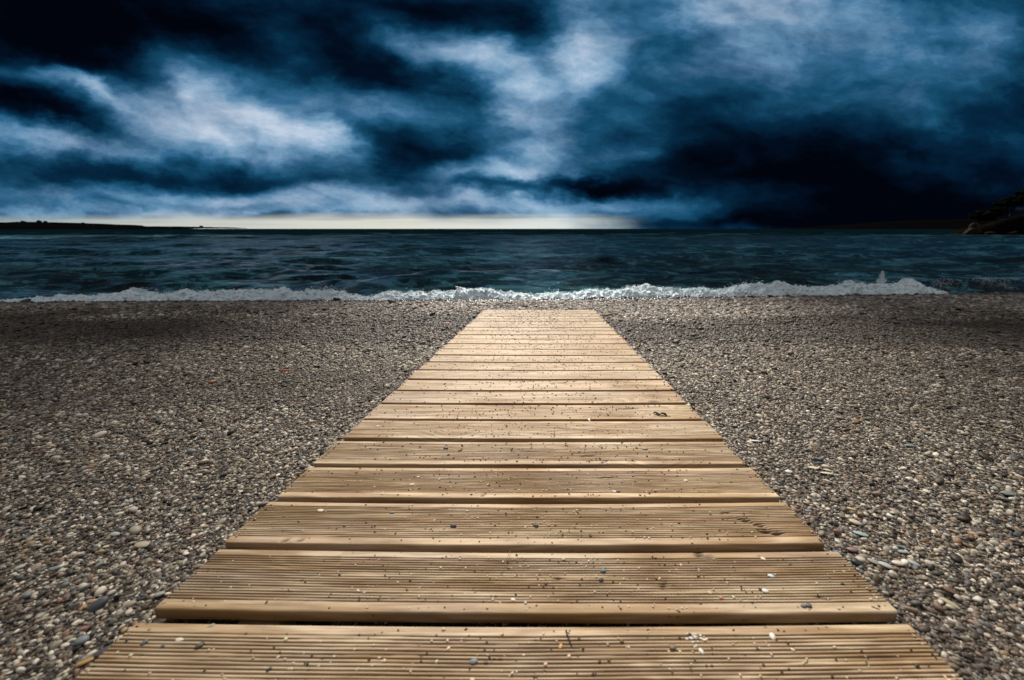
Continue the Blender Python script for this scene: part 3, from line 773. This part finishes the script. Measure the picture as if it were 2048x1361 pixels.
# grit: past counting, one object, far planks too
gv, gf, gc = [], [], []
base_v, base_f = ICO1
npts = 3800
for k in range(npts):
    x = -0.0323 + max(-0.592, min(0.592, rr.gauss(0.03, 0.34)))
    y = deck_y(rr, 4.25, 1.5)
    s = rr.uniform(0.0010, 0.0021) * (1 + 0.45 * max(0, y - 0.6))
    s = min(s, 0.0055)
    a = rr.uniform(0, 6.28); ca, sa = math.cos(a), math.sin(a)
    v = base_v * np.array([s * rr.uniform(1, 1.7), s, s * 0.6]) * (1 + 0.25 * np.random.default_rng(k).normal(size=(len(base_v), 1)) * 0.6)
    v = np.stack([v[:, 0] * ca - v[:, 1] * sa, v[:, 0] * sa + v[:, 1] * ca, v[:, 2]], 1)
    v += np.array([x, y, deck_z(x, y) + s * 0.35])
    gf.append(base_f + len(gv) * len(base_v)); gv.append(v)
    pd = 0.5 if y < 0.9 else 0.85
    c = rr.choice([(0.02, 0.016, 0.013), (0.05, 0.04, 0.032), (0.09, 0.055, 0.03)]) if rr.random() < pd else rr.choice([(0.62, 0.52, 0.38), (0.7, 0.64, 0.54), (0.5, 0.42, 0.3)])
    gc.append(np.tile(np.array(c + (1.0,)), (len(base_v), 1)))
M_GRIT, nt, b = new_mat('grit_grain')
nt.put(b.inputs['Base Color'], nt.node('ShaderNodeAttribute', {}, 0, attribute_name='tone')); b.inputs['Roughness'].default_value = 0.7
grit = mesh_obj('grit', np.concatenate(gv), np.concatenate(gf), M_GRIT)
at_ = grit.data.attributes.new('tone', 'FLOAT_COLOR', 'POINT'); at_.data.foreach_set('color', np.concatenate(gc).astype(np.float32).ravel())
tag(grit, 'fine dark and pale grit sprinkled over the planks', 'grit', kind='stuff')

# ------------------------------------------------------------------ bits and pieces
def simple_mat(name, c1, c2, scale=40, rough=0.6, stretch=(1, 1, 1)):
    m, nt, b = new_mat(name)
    P = nt.v('MULTIPLY', nt.node('ShaderNodeTexCoord', out=3), stretch)
    nz = nt.noise(P, scale, 4, 0.6)
    nt.put(b.inputs['Base Color'], nt.mix(nt.remap(nz, 0.3, 0.7), c1, c2)); b.inputs['Roughness'].default_value = rough
    if rough >= 0.9: b.inputs['Specular IOR Level'].default_value = 0.0
    bump(nt, b, nz, 0.4, 0.002)
    return m


def tube(path, radii, seg=8, jitter=0.0, seed=0, squash=1.0):
    r = np.random.default_rng(seed)
    path = [Vector(p) for p in path]; V = []; F = []
    for k, p in enumerate(path):
        d = (path[min(k + 1, len(path) - 1)] - path[max(k - 1, 0)]).normalized()
        a = d.cross(Vector((0, 0, 1))).normalized() if abs(d.z) < 0.95 else Vector((1, 0, 0)); bb = a.cross(d)
        for q in range(seg):
            t_ = 2 * math.pi * q / seg; rad = radii[k] * (1 + jitter * r.normal())
            V.append(p + a * math.cos(t_) * rad + bb * math.sin(t_) * rad * squash)
    for k in range(len(path) - 1):
        for q in range(seg):
            F.append([k * seg + q, k * seg + (q + 1) % seg, (k + 1) * seg + (q + 1) % seg, (k + 1) * seg + q])
    F.append(list(range(seg))[::-1]); F.append([(len(path) - 1) * seg + q for q in range(seg)])
    return [tuple(v) for v in V], F


def line(a, b, n, wob, seed):
    r = random.Random(seed)
    return [tuple(a[j] + (b[j] - a[j]) * k / (n - 1) + r.uniform(-wob, wob) * (0 if k in (0, n - 1) else 1) for j in range(3)) for k in range(n)]


M_DRIFT = simple_mat('driftwood', (0.42, 0.28, 0.13, 1), (0.22, 0.13, 0.06, 1), 30, 0.7, (1, 8, 8))
M_DARK = simple_mat('dried_weed', (0.012, 0.008, 0.006, 1), (0.04, 0.025, 0.015, 1), 60)
M_WHITE = simple_mat('white_shell', (0.8, 0.78, 0.72, 1), (0.6, 0.56, 0.48, 1), 200)
M_STRAW = simple_mat('dry_stem', (0.12, 0.08, 0.04, 1), (0.3, 0.2, 0.1, 1), 80)
M_PINK = simple_mat('faded_pink_rod', (0.32, 0.19, 0.19, 1), (0.24, 0.15, 0.14, 1), 40)
M_ROCK = simple_mat('wet_dark_rock', (0.012, 0.009, 0.008, 1), (0.035, 0.024, 0.018, 1), 12, 0.35)

o = mesh_obj('driftwood_stick', *tube(line((0.575, 3.83, -TS * 3.83 + 0.000), (0.80, 4.03, -TS * 4.03 + 0.004), 9, 0.003, 1), [0.009, .012, .013, .013, .012, .013, .011, .009, .005], 8, 0.08, 1, 0.6), M_DRIFT)
tag(o, 'tan driftwood stick lying beside the right far end of the boardwalk', 'stick')
o = mesh_obj('pink_rod', *tube(line((1.56, 3.32, -TS * 3.32 - 0.004), (1.88, 3.36, -TS * 3.36 - 0.002), 7, 0.003, 2), [0.004, .006, .006, .006, .006, .006, .004], 6, 0.1, 2), M_PINK)
tag(o, 'faded pink rod half buried in the dark shingle right of the boardwalk', 'rod')
# curled scrap of weed on the seventh plank
wp = [(0.405, 1.328, 0.003), (0.412, 1.331, 0.006), (0.420, 1.322, 0.005), (0.427, 1.318, 0.004), (0.435, 1.322, 0.008), (0.444, 1.316, 0.006), (0.449, 1.306, 0.002)]
o = mesh_obj('seaweed_scrap', *tube([(x, y, deck_z(x, y) + z) for x, y, z in wp], [0.002, .005, .006, .004, .006, .006, .002], 7, 0.25, 3, 0.6), M_DARK)
tag(o, 'curled black scrap of dried seaweed on the right half of the boardwalk', 'seaweed')
wp = [(0.165, 1.262, -0.004), (0.167, 1.268, 0.000), (0.164, 1.277, 0.004), (0.170, 1.284, 0.003), (0.166, 1.290, 0.002)]
o = mesh_obj('white_feather', *tube([(x, y, deck_z(x, y) + z) for x, y, z in wp], [0.0012, .003, .0045, .004, .0012], 6, 0.25, 4, 0.5), M_WHITE)
tag(o, 'tiny white feather caught on the front edge of the seventh plank', 'feather')
hp = [(-0.0617, 0.637, 0.004), (-0.064, 0.620, 0.009), (-0.068, 0.602, 0.008), (-0.0734, 0.579, 0.001)]
o = mesh_obj('dry_grass_stem', *tube([(x, y, deck_z(x, y) + z) for x, y, z in hp], [0.0003, .0005, .0005, .0002], 5), M_STRAW)
tag(o, 'thin dry grass stem bridging the gap before the second plank', 'grass stem')
hp = [(0.037, 0.470, 0.001), (0.0385, 0.462, 0.003), (0.041, 0.453, 0.0025), (0.044, 0.443, 0.001)]
o = mesh_obj('dark_twig', *tube([(x, y, deck_z(x, y) + z) for x, y, z in hp], [0.0016, .0009, .0010, .0006], 6, 0.2, 7), M_DARK)
tag(o, 'short dark twig on the nearest plank above the orange pebble', 'twig')
# crumbled shell
parts = []
r8 = np.random.default_rng(8)
for k in range(26):
    v = ICO1[0] * np.array([1.3, 1, 0.5]) * r8.uniform(0.0008, 0.0028) + np.array([0.234 + r8.normal(0, 0.007), 0.457 + r8.normal(0, 0.0045), deck_z(0.234, 0.457) + 0.0006])
    parts.append(v)
o = mesh_obj('crumbled_shell', np.concatenate(parts), np.concatenate([ICO1[1] + k * len(ICO1[0]) for k in range(26)]), M_WHITE)
tag(o, 'white crumbled shell crushed onto the nearest plank', 'shell')
# dark rock in the wash
v = pebble_verts(np.random.default_rng(4), ICO3, 0.6, True)
v = v * (1 + 0.12 * fbm(v[:, 0] * 3 + 9, v[:, 1] * 3 + v[:, 2] * 2, 4, 3)[:, None])
zr = SEA + 0.055
o = mesh_obj('waterline_rock', v * np.array([0.14, 0.10, 0.085]) + np.array([-6.10, 5.55, zr]), ICO3[1], M_ROCK)
tag(o, 'wet dark rock at the edge of the foam on the left', 'rock')
v = pebble_verts(np.random.default_rng(14), ICO3, 0.6, True)
o = mesh_obj('waterline_rock', v * np.array([0.16, 0.09, 0.04]) + np.array([-5.86, 5.52, zr - 0.03]), ICO3[1], M_ROCK)
tag(o, 'low dark rock touching the right side of the larger rock in the foam', 'rock')

# ------------------------------------------------------------------ sea
M_SEA, nt, b = new_mat('sea_water')
P = nt.node('ShaderNodeNewGeometry', out=0)
S_ = nt.sep(P)
far = nt.remap(S_[1], 6.0, 60.0)
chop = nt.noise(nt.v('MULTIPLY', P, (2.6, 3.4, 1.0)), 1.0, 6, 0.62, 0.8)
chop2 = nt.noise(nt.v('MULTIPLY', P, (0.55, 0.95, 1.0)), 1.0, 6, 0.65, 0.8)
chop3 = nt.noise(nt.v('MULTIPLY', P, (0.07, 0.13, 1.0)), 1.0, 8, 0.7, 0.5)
murk = nt.remap(nt.noise(nt.v('MULTIPLY', P, (0.25, 0.6, 1.0)), 1.0, 3), 0.4, 0.6)
shallow = nt.remap(S_[1], 6.0, 22.0, 1.0, 0.0, smooth=True)
painted_glints = nt.m('ADD', nt.m('MULTIPLY', nt.remap(chop, 0.53, 0.62, 0.0, 0.9), nt.remap(S_[1], 14.0, 30.0, 1.0, 0.0)), nt.m('ADD', nt.m('MULTIPLY', nt.remap(chop2, 0.53, 0.60), nt.remap(S_[1], 30.0, 80.0, 0.7, 0.0)), nt.m('MULTIPLY', nt.remap(chop3, 0.56, 0.64), nt.remap(S_[1], 40.0, 160.0, 0.35, 0.0))), clamp=True)
trough = nt.m('ADD', nt.remap(chop2, 0.38, 0.48, 0.7, 0.0), nt.remap(chop3, 0.38, 0.48, 0.5, 0.0), clamp=True)
col = nt.mix(shallow, nt.mix(nt.remap(S_[1], 30.0, 75.0, smooth=True), (0.002, 0.062, 0.092, 1), (0.0006, 0.006, 0.010, 1)), nt.mix(murk, (0.012, 0.055, 0.062, 1), (0.030, 0.036, 0.028, 1)))
col = nt.mix(painted_glints, col, (0.12, 0.40, 0.50, 1))  # pale teal wave highlights painted into the water colour
col = nt.mix(trough, col, (0.004, 0.008, 0.009, 1))
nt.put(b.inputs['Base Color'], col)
nt.put(b.inputs['Roughness'], nt.remap(S_[1], 8.0, 90.0, 0.10, 0.50))
nt.put(b.inputs['Specular IOR Level'], nt.remap(S_[1], 25.0, 70.0, 0.34, 0.0))
b.inputs['IOR'].default_value = 1.33
h = nt.m('ADD', nt.m('MULTIPLY', chop, 0.20), nt.m('ADD', nt.m('MULTIPLY', chop2, 0.60), nt.m('MULTIPLY', chop3, 2.5)))
b.inputs['Specular Tint'].default_value = (0.55, 0.85, 1.0, 1)
bump(nt, b, h, 1.0, 1.0)

rows = np.concatenate([np.linspace(4.6, 13, 260), np.geomspace(13.05, 60, 260)[0:], np.geomspace(61, 30000, 130)])
us = np.concatenate([-np.geomspace(6, 1.91, 24), np.linspace(-1.9, 1.9, 620), np.geomspace(1.91, 6, 24)])
U, YY = np.meshgrid(us, rows)
XX = U * YY
# far rows must reach wide; near rows are wide enough for a step aside
XX = np.where(YY < 9, XX + np.sign(U) * np.minimum(np.abs(U), 1.9) ** 3 * 14 * np.clip((9 - YY) / 2, 0, 1), XX)
shore = YY - crest(XX)
amp = np.clip(shore / 3, 0.15, 1) * np.clip(60 / YY, 0.25, 1)
H = np.zeros_like(XX)
rw = np.random.default_rng(2)
for k in range(34):
    lam = 0.5 * (1.17 ** k)
    if lam > 14: break
    for rep in range(3):
        th = rw.normal(0, 0.32)
        kx, ky = math.sin(th) * 2 * math.pi / lam, math.cos(th) * 2 * math.pi / lam
        ph_ = rw.uniform(0, 6.28)
        A = 0.0125 * lam ** 0.75 * rw.uniform(0.5, 1.2)
        fade = np.clip((lam / (np.maximum(YY * 0.013, 0.03)) - 1.5) / 3, 0, 1)
        w = kx * XX + ky * YY + ph_ + 1.1 * fbm(XX / lam * 0.35, YY / lam * 0.35, k, 2) * 6
        s_ = (1 + np.sin(w)) / 2
        H += A * fade * (s_ ** 1.6 - 0.4)
H *= amp
# two low swells rolling in, and the curl behind the foam
for (yc, a_, wd, sd) in ((9.6, 0.10, 0.9, 1), (13.5, 0.12, 1.3, 4), (19.5, 0.14, 1.8, 2)):
    c_ = yc + 0.12 * XX + 2.5 * fbm(XX * 0.12, XX * 0 + sd, sd, 3)
    H += a_ * np.exp(-((YY - c_) / wd) ** 2) * np.clip(0.5 + 2.2 * fbm(XX * 0.22 + sd * 7, YY * 0.1, sd + 3, 2), 0, 1)
fy = crest(XX) + 0.62
H += np.interp(XX, [-9, -3, 3, 6.5, 7.3, 9.3, 20], [0.09, 0.12, 0.12, 0.15, 0.22, 0.17, 0.10]) * np.exp(-((YY - fy - 0.15) / 0.28) ** 2) * (0.8 + 0.6 * fbm(XX * 1.5, YY, 2, 3))
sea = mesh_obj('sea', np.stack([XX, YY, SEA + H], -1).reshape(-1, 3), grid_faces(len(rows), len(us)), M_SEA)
tag(sea, 'dark choppy sea reaching to the horizon', kind='structure')

# ------------------------------------------------------------------ foam of the breaking wave
M_FOAM, nt, b = new_mat('sea_foam')
P = nt.node('ShaderNodeTexCoord', out=3)
fn = nt.noise(nt.v('MULTIPLY', P, (1.0, 1.0, 1.6)), 14.0, 5, 0.65)
nt.put(b.inputs['Base Color'], nt.ramp(fn, [(0.32, (0.46, 0.62, 0.70, 1)), (0.42, (0.72, 0.87, 0.94, 1)), (0.52, (0.84, 0.94, 1.0, 1))]))
b.inputs['Roughness'].default_value = 0.6
bump(nt, b, fn, 0.5, 0.02)

rf = np.random.default_rng(31)
FX = np.linspace(-9.5, 6.75, 1560)
TOPX = [-9.5, -7.68, -6.61, -5.89, -5.32, -4.46, -3.89, -3.52, -2.99, -2.56, -2.09, -1.42, -0.57, 0.82, 1.4, 2.24, 3.08, 3.47, 4.37, 5.15, 5.6, 6.44, 6.74]
TOPH = [.09, .10, .13, .17, .20, .18, .18, .23, .19, .11, .16, .20, .15, .18, .21, .16, .19, .22, .18, .19, .20, .17, .13]



def foam_height(x):
    h = np.interp(x, TOPX, TOPH) * 1.08
    sp = np.clip(fbm(x * 2.6, x * 0 + 2, 3, 3) * 1.8, -0.4, 0.9)
    fine = np.clip(fbm(x * 13, x * 0 + 6, 9, 2), 0, 1)
    h = h * np.clip((6.78 - x) / 0.35, 0.25, 1) ** 0.7
    return h * (0.90 + 0.50 * sp + 0.9 * fine ** 1.5)


nt_ = 46
T = np.linspace(0, 1, nt_)
FXX, TT = np.meshgrid(FX, T)
fyc = crest(FXX) + 0.16
wid = 0.50
FY = fyc + TT * wid + 0.08 * fbm(FXX * 2, TT * 2, 4, 3)
prof = np.where(TT < 0.55, np.sin(np.clip(TT / 0.55, 0, 1) * math.pi / 2) ** 0.7, np.cos(np.clip((TT - 0.55) / 0.45, 0, 1) * math.pi / 2) ** 0.8)
rid = 1 - np.abs(fbm(FXX * 6, TT * 3.5 + 2, 8, 4)) * 2.6
FZ = SEA - 0.03 + (foam_height(FXX) + 0.03) * prof * (0.74 + 0.34 * rid) + 0.05 * fbm(FXX * 16, TT * 9, 6, 3) * prof
verts = np.stack([FXX, FY, FZ], -1).reshape(-1, 3)
faces = grid_faces(nt_, len(FX))
# frothy clots over it and drops thrown up from its top
fv, ff_ = [verts], [np.concatenate([faces[:, [0, 1, 2]], faces[:, [0, 2, 3]]])]
off = len(verts)
bv, bf = ICO1


def clot(x, y, z, s, st=1.0):
    global off
    v = bv * np.array([s * rf.uniform(0.8, 1.4), s, s * st * rf.uniform(0.7, 1.1)]) * (1 + 0.2 * rf.normal(size=(len(bv), 1)))
    fv.append(v + np.array([x, y, z])); ff_.append(bf + off); off += len(bv)


for k in range(9000):
    i_ = rf.integers(0, len(FX)); j_ = rf.integers(3, nt_ - 12)
    x, y, z = FXX[j_, i_], FY[j_, i_], FZ[j_, i_]
    clot(x + rf.normal(0, .01), y, z, abs(rf.normal(0, 0.007)) + 0.004)
for k in range(3600):
    x = rf.uniform(-9.3, 6.7)
    w_ = max(0.0, float(fbm(x * 1.9, 5.0, 7, 3)) + 0.12)
    z = SEA + float(foam_height(x)) + abs(rf.normal(0, 0.03)) * (0.25 + 2.2 * w_) - 0.01
    y = float(crest(x)) + 0.16 + rf.uniform(0.2, 0.42)
    clot(x, y, z, rf.uniform(0.002, 0.006) * (1 - 0.5 * w_), 1.3)
for k in range(520):   # the tall splash right of the middle
    q = rf.random()
    x = 5.62 - 0.02 * q + rf.normal(0, 0.035 * (1 - q) + 0.008)
    clot(x, float(crest(x)) + 0.48, SEA + 0.17 + 0.22 * q, rf.uniform(0.004, 0.011) * (1.15 - 0.6 * q), 1.9)
for k in range(5200):   # torn lace of foam on the unbroken curl at the right end
    x = rf.uniform(6.65, 9.4); q = rf.random() ** 1.3
    dens = float(fbm(x * 2.3, q * 1.5 + 4, 12, 3)) * 2.2 + 0.16 + 0.45 * max(0, 1 - abs(x - 7.2) / 0.38) * (q < 0.6) + 0.4 * max(0, 1 - abs(x - 7.9) / 0.25) * (q < 0.7)
    if rf.random() > dens * (1.0 if x < 8.2 else 0.5): continue
    yy_ = float(crest(x)) + 0.77 - 0.34 * q
    zz_ = SEA + 0.205 * math.exp(-((0.34 * q) / 0.28) ** 2)
    clot(x + rf.normal(0, .012), yy_, zz_ + rf.normal(0, 0.006), rf.uniform(0.002, 0.006))
foam = mesh_obj('foam', np.concatenate(fv), np.concatenate(ff_), M_FOAM)
tag(foam, 'white foam of the breaking wave along the edge of the beach', 'foam', kind='stuff')

# ------------------------------------------------------------------ far land on the left
M_LAND = simple_mat('far_scrub', (0.001, 0.0012, 0.0014, 1), (0.0025, 0.0025, 0.0025, 1), 0.05, 0.9)
M_LAND2 = simple_mat('dark_slope', (0.002, 0.002, 0.002, 1), (0.007, 0.006, 0.005, 1), 0.4, 0.9)
D_ = 620.0
lx = np.linspace(-1500, -560, 700)


def ridge(x):
    u = x / (D_ + 85)
    px = 1082 + 796 * u / 0.9625
    ytop = np.interp(px, [-700, 0, 20, 60, 110, 190, 205, 250, 300, 350, 395, 415, 432], [430, 447, 449, 446, 447.5, 451, 454, 456, 454.5, 455, 455.5, 456.8, 459.5])
    h = (458 - ytop) / 796 * (D_ + 85) * 0.9625 + 1.1
    return h + 1.6 * fbm(x * 0.06, x * 0, 2, 5) + 2.0 * np.clip(fbm(x * 0.25, x * 0 + 4, 9, 2), 0, 1)


ty = np.linspace(0, 1, 24)
LX, LT = np.meshgrid(lx, ty)
LY = D_ + LT * 160 + 12 * fbm(LX * 0.02, LT * 2, 3, 3)
LZ = -1 + (ridge(LX) + 1) * np.sin(np.clip(LT * 1.9, 0, 1) * math.pi / 2) ** 0.8 * (1 - 0.25 * np.clip(LT - 0.6, 0, 1)) + 0.5 * fbm(LX * 0.1, LT * 8, 6, 3)
land = mesh_obj('headland', np.stack([LX, LY, LZ], -1).reshape(-1, 3), grid_faces(len(ty), len(lx)), M_LAND)
tag(land, 'low dark headland far across the water on the left', kind='structure')


def crown_verts(r, c, size, n=60, leaf=0.3):
    """crown of many small leaf clumps spread through a volume"""
    V, F = [], []
    for k in range(n):
        d = r.normal(size=3); d /= np.linalg.norm(d); q = r.random() ** 0.4
        p = np.array(c) + d * q * np.array(size)
        s = leaf * r.uniform(0.6, 1.4)
        v = ICO1[0] * s * np.array([1.3, 1.3, 0.7]) * (1 + 0.3 * r.normal(size=(12 if len(ICO1[0]) == 12 else len(ICO1[0]), 1)))
        F.append(ICO1[1] + sum(len(t_) for t_ in V)); V.append(v + p)
    return np.concatenate(V), np.concatenate(F)


M_LEAF = simple_mat('dark_foliage', (0.0025, 0.0035, 0.003, 1), (0.008, 0.010, 0.008, 1), 2.0, 0.9)
M_BARK = simple_mat('dark_bark', (0.03, 0.022, 0.016, 1), (0.06, 0.045, 0.03, 1), 6.0, 0.9)


def tree(name, x, y, z, h, crown, label, group, n=60, leaf=0.3, lean=0.0):
    t_ = empty(name, (x, y, z))
    pth = [(lean * q * q * h, 0, h * q * 0.9) for q in np.linspace(0, 1, 6)]
    mesh_obj('trunk', *tube(pth, [h * .045, h * .036, h * .03, h * .026, h * .02, h * .01], 8, 0.05), M_BARK, t_)
    r = np.random.default_rng(int(abs(x * 10)))
    parts_v, parts_f, o_ = [], [], 0
    for (cx, cz, sx, sz) in crown:
        v, f = crown_verts(r, (cx, 0, cz), (sx, sx, sz), n, leaf)
        parts_v.append(v); parts_f.append(f + o_); o_ += len(v)
    mesh_obj('crown', np.concatenate(parts_v), np.concatenate(parts_f), M_LEAF, t_, smooth=False)
    return tag(t_, label, 'tree', group)


def hx(px): return (px - 1082) / 796 * 0.9625 * (D_ + 85)
for (px, hh, lab) in ((43, 4.6, 'tree with a bent top standing alone on the skyline of the left headland'),
                      (75, 5.0, 'tallest bushy tree on the skyline of the left headland'),
                      (88, 4.0, 'tree on the right shoulder of the tallest tree on the left headland'),
                      (163, 3.2, 'low tree in the middle of the left headland skyline'),
                      (196, 4.0, 'round tree where the left headland steps down'),
                      (398, 3.6, 'small tree near the low right tip of the left headland')):
    x = hx(px)
    zt = float(ridge(np.array([x]))[0])
    tree('headland_tree', x, D_ + 85, zt - 1.8, hh, [(0, hh * 0.75, hh * 0.55, hh * 0.32), (hh * .3, hh * 0.5, hh * 0.45, hh * 0.2)], lab, 'trees on the far headland', 40, 0.7)

# ------------------------------------------------------------------ dark rocky point on the right
D2 = 72.0
gx = np.linspace(66, 180, 230); gy = np.linspace(0, 40, 60)
GX, GY = np.meshgrid(gx, gy)


def point_h(x, yy):
    x = x - 1.05 * np.maximum(yy, 0)      # the shore runs back to the right
    base = np.interp(x, [66, 69, 73, 77, 81, 85, 90, 150], [-1.2, -0.3, 0.8, 1.8, 3.0, 3.9, 4.6, 7.5])
    edge = np.clip((yy - 0.8 - 1.5 * fbm(x * 0.3, x * 0, 3, 3)) / 2.2, 0, 1)
    hgt = -1.5 + (base + 1.5) * edge ** 0.6
    return hgt + 1.1 * fbm(x * 0.45, yy * 0.45, 4, 4) * edge


GZ = SEA + point_h(GX, GY)
pt = mesh_obj('rocky_point', np.stack([GX, D2 + GY, GZ], -1).reshape(-1, 3), grid_faces(len(gy), len(gx)), M_LAND2)
tag(pt, 'dark rocky point rising from the sea at the right edge', kind='structure')
M_PALE = simple_mat('pale_limestone', (0.055, 0.045, 0.038, 1), (0.010, 0.007, 0.005, 1), 1.6, 0.9)
M_BROWNROCK = simple_mat('brown_rock', (0.02, 0.013, 0.009, 1), (0.008, 0.005, 0.004, 1), 1.6, 0.9)
for k, (x, y, z, sx, sy, sz, mt, lab) in enumerate([
    (75.3, 73.0, 0.25, 1.0, 0.9, 0.85, M_PALE, 'pale boulder at the foot of the dark rocky point'),
    (76.9, 73.4, 0.75, 1.0, 0.9, 1.15, M_PALE, 'taller pale boulder right of the first at the foot of the dark point'),
    (73.3, 72.8, -0.1, 1.4, 0.9, 0.5, M_BROWNROCK, 'low dark boulder at the seaward tip of the dark point'),
    (78.9, 73.0, 0.1, 1.1, 0.9, 0.6, M_BROWNROCK, 'brown boulder right of the taller pale boulder'),
    (86.2, 72.6, 0.5, 1.9, 1.2, 1.0, M_PALE, 'broad pale ledge boulder at the right edge of the picture'),
    (83.0, 72.9, 0.0, 1.2, 0.9, 0.7, M_BROWNROCK, 'brown boulder left of the broad pale ledge boulder')]):
    v = pebble_verts(np.random.default_rng(60 + k), ICO3, 0.7, True)
    v = v * (1 + 0.35 * fbm(v[:, 0] * 2 + k, v[:, 1] * 2 + v[:, 2] * 3, k, 4)[:, None])
    o = mesh_obj('boulder', v * np.array([sx, sy, sz]), ICO3[1], mt, smooth=False)
    o.location = (x, y, SEA + z)
    tag(o, lab, 'boulder', 'boulders at the foot of the rocky point')
# low pale wall glimpsed between the pines
bx = [(82.6, 79.0, 0, 2.2), (86.6, 79.0, 0, 0.5)]
wv = np.array([(x, y, z) for x in (0, 2.3) for y in (0, 0.35) for z in (0, 0.55)], float)
wv[6:, 2] -= 0.04
wv[[5, 7], 2] -= 0.12
o = mesh_obj('low_wall', wv, [[0, 1, 3, 2], [4, 6, 7, 5], [0, 4, 5, 1], [2, 3, 7, 6], [1, 5, 7, 3], [0, 2, 6, 4]], simple_mat('whitewash', (0.12, 0.14, 0.16, 1), (0.06, 0.07, 0.08, 1), 3, 0.9), smooth=False)
bv_ = o.modifiers.new('edge', 'BEVEL'); bv_.width = 0.03; bv_.segments = 2
o.location = (89.2, 79.0, SEA + 4.35)
tag(o, 'low whitewashed wall glimpsed under the pines on the dark point', 'wall')
for (x, y, h, cr, lab) in [
    (84.6, 78.0, 2.6, [(0, 2.1, 1.3, 0.8), (-0.8, 1.7, 0.9, 0.5)], 'small round pine lowest on the seaward slope of the dark point'),
    (90.0, 80.5, 4.2, [(0, 3.4, 2.0, 0.8), (-1.6, 2.9, 1.4, 0.6), (1.4, 3.7, 1.6, 0.7)], 'spreading pine above the low white wall on the dark point'),
    (94.5, 81.0, 5.2, [(0, 4.4, 2.4, 1.0), (-1.9, 3.7, 1.6, 0.7), (1.6, 4.7, 1.8, 0.8)], 'tallest pine at the right edge of the picture'),
    (87.6, 83.5, 3.2, [(0, 2.6, 1.7, 0.9), (1.0, 2.2, 1.2, 0.6)], 'bushy pine between the small round pine and the spreading pine')]:
    zz = SEA + float(point_h(np.array([x]), np.array([y - D2]))[0])
    tree('pine_tree', x, y, zz - 0.3, h, cr, lab, 'pines on the dark point', 110, 0.26, 0.08)

# far dark land behind the point
rx_ = np.linspace(560, 1250, 400)
RX, RT = np.meshgrid(rx_, np.linspace(0, 1, 16))
rh = np.interp(RX, [560, 640, 720, 800, 880, 960, 1250], [0.4, 2.5, 6.0, 11.0, 17.0, 22.0, 28.0]) + 2.0 * fbm(RX * 0.012, RX * 0, 5, 4) + 1.2 * fbm(RX * 0.1, RX * 0 + 2, 8, 3)
RZ = -1 + (rh + 1.2) * np.sin(np.clip(RT * 1.7, 0, 1) * math.pi / 2)
o = mesh_obj('far_hills', np.stack([RX, 900 + RT * 200 + 0 * RX, RZ], -1).reshape(-1, 3), grid_faces(16, 400), M_LAND)
tag(o, 'far dark hills under the storm on the right', kind='structure')

# ------------------------------------------------------------------ added unseen sun blocker, its gap shaped to pool light on the boardwalk
M_BLOCKER = simple_mat('sun_blocker_grey', (0.42, 0.44, 0.48, 1), (0.62, 0.64, 0.67, 1), 0.08, 0.95)
CZ = 120.0
sh = Vector((SUN_DIR.x / SUN_DIR.z * CZ, SUN_DIR.y / SUN_DIR.z * CZ))
na, nr = 220, 26
ang = np.linspace(0, 2 * math.pi, na, endpoint=False)
hx_, hy_ = GAP[2], GAP[3]
wob = 1 + 0.25 * fbm(np.cos(ang) * 1.6 + 5, np.sin(ang) * 1.6 + 5, 3, 3)
rings, rad = [], np.linspace(0, 1, nr) ** 1.7
V = []
for side_ in (0, 1):
    for q in (rad if side_ == 0 else rad[::-1]):
        ix = hx_ * wob * (1 + 0.85 * np.sin(ang)); iy = hy_ * wob
        ox, oy = 75 * (1 + 0.2 * (wob - 1)), 52 * (1 + 0.2 * (wob - 1))
        cx_ = GAP[0] + q * 10; cy_ = GAP[1] + q * 16
        x = cx_ + np.cos(ang) * (ix + (ox - ix) * q); y = cy_ + np.sin(ang) * (iy + (oy - iy) * q)
        th = 0.25 + 9 * math.sin(math.pi * min(1, q)) ** 0.8
        lump = 1 + 1.3 * fbm(x * 0.09 + side_ * 7, y * 0.09, 4, 4)
        z = CZ + (th * lump * (0.9 if side_ else -0.35))
        V.append(np.stack([x + sh.x, y + sh.y, z], -1))
V = np.array(V); nring = len(V)
idx = np.arange(nring)[:, None] * na + np.arange(na)[None, :]
a_ = idx; b_ = np.roll(idx, -1, 1); c_ = np.roll(b_, -1, 0); d_ = np.roll(a_, -1, 0)
faces = np.stack([a_, b_, c_, d_], -1).reshape(-1, 4)
cl = mesh_obj('sun_blocker', V.reshape(-1, 3), faces, M_BLOCKER)
tag(cl, 'unseen grey sun blocker added out of view, with a gap that pools sunlight on the boardwalk', kind='stuff')
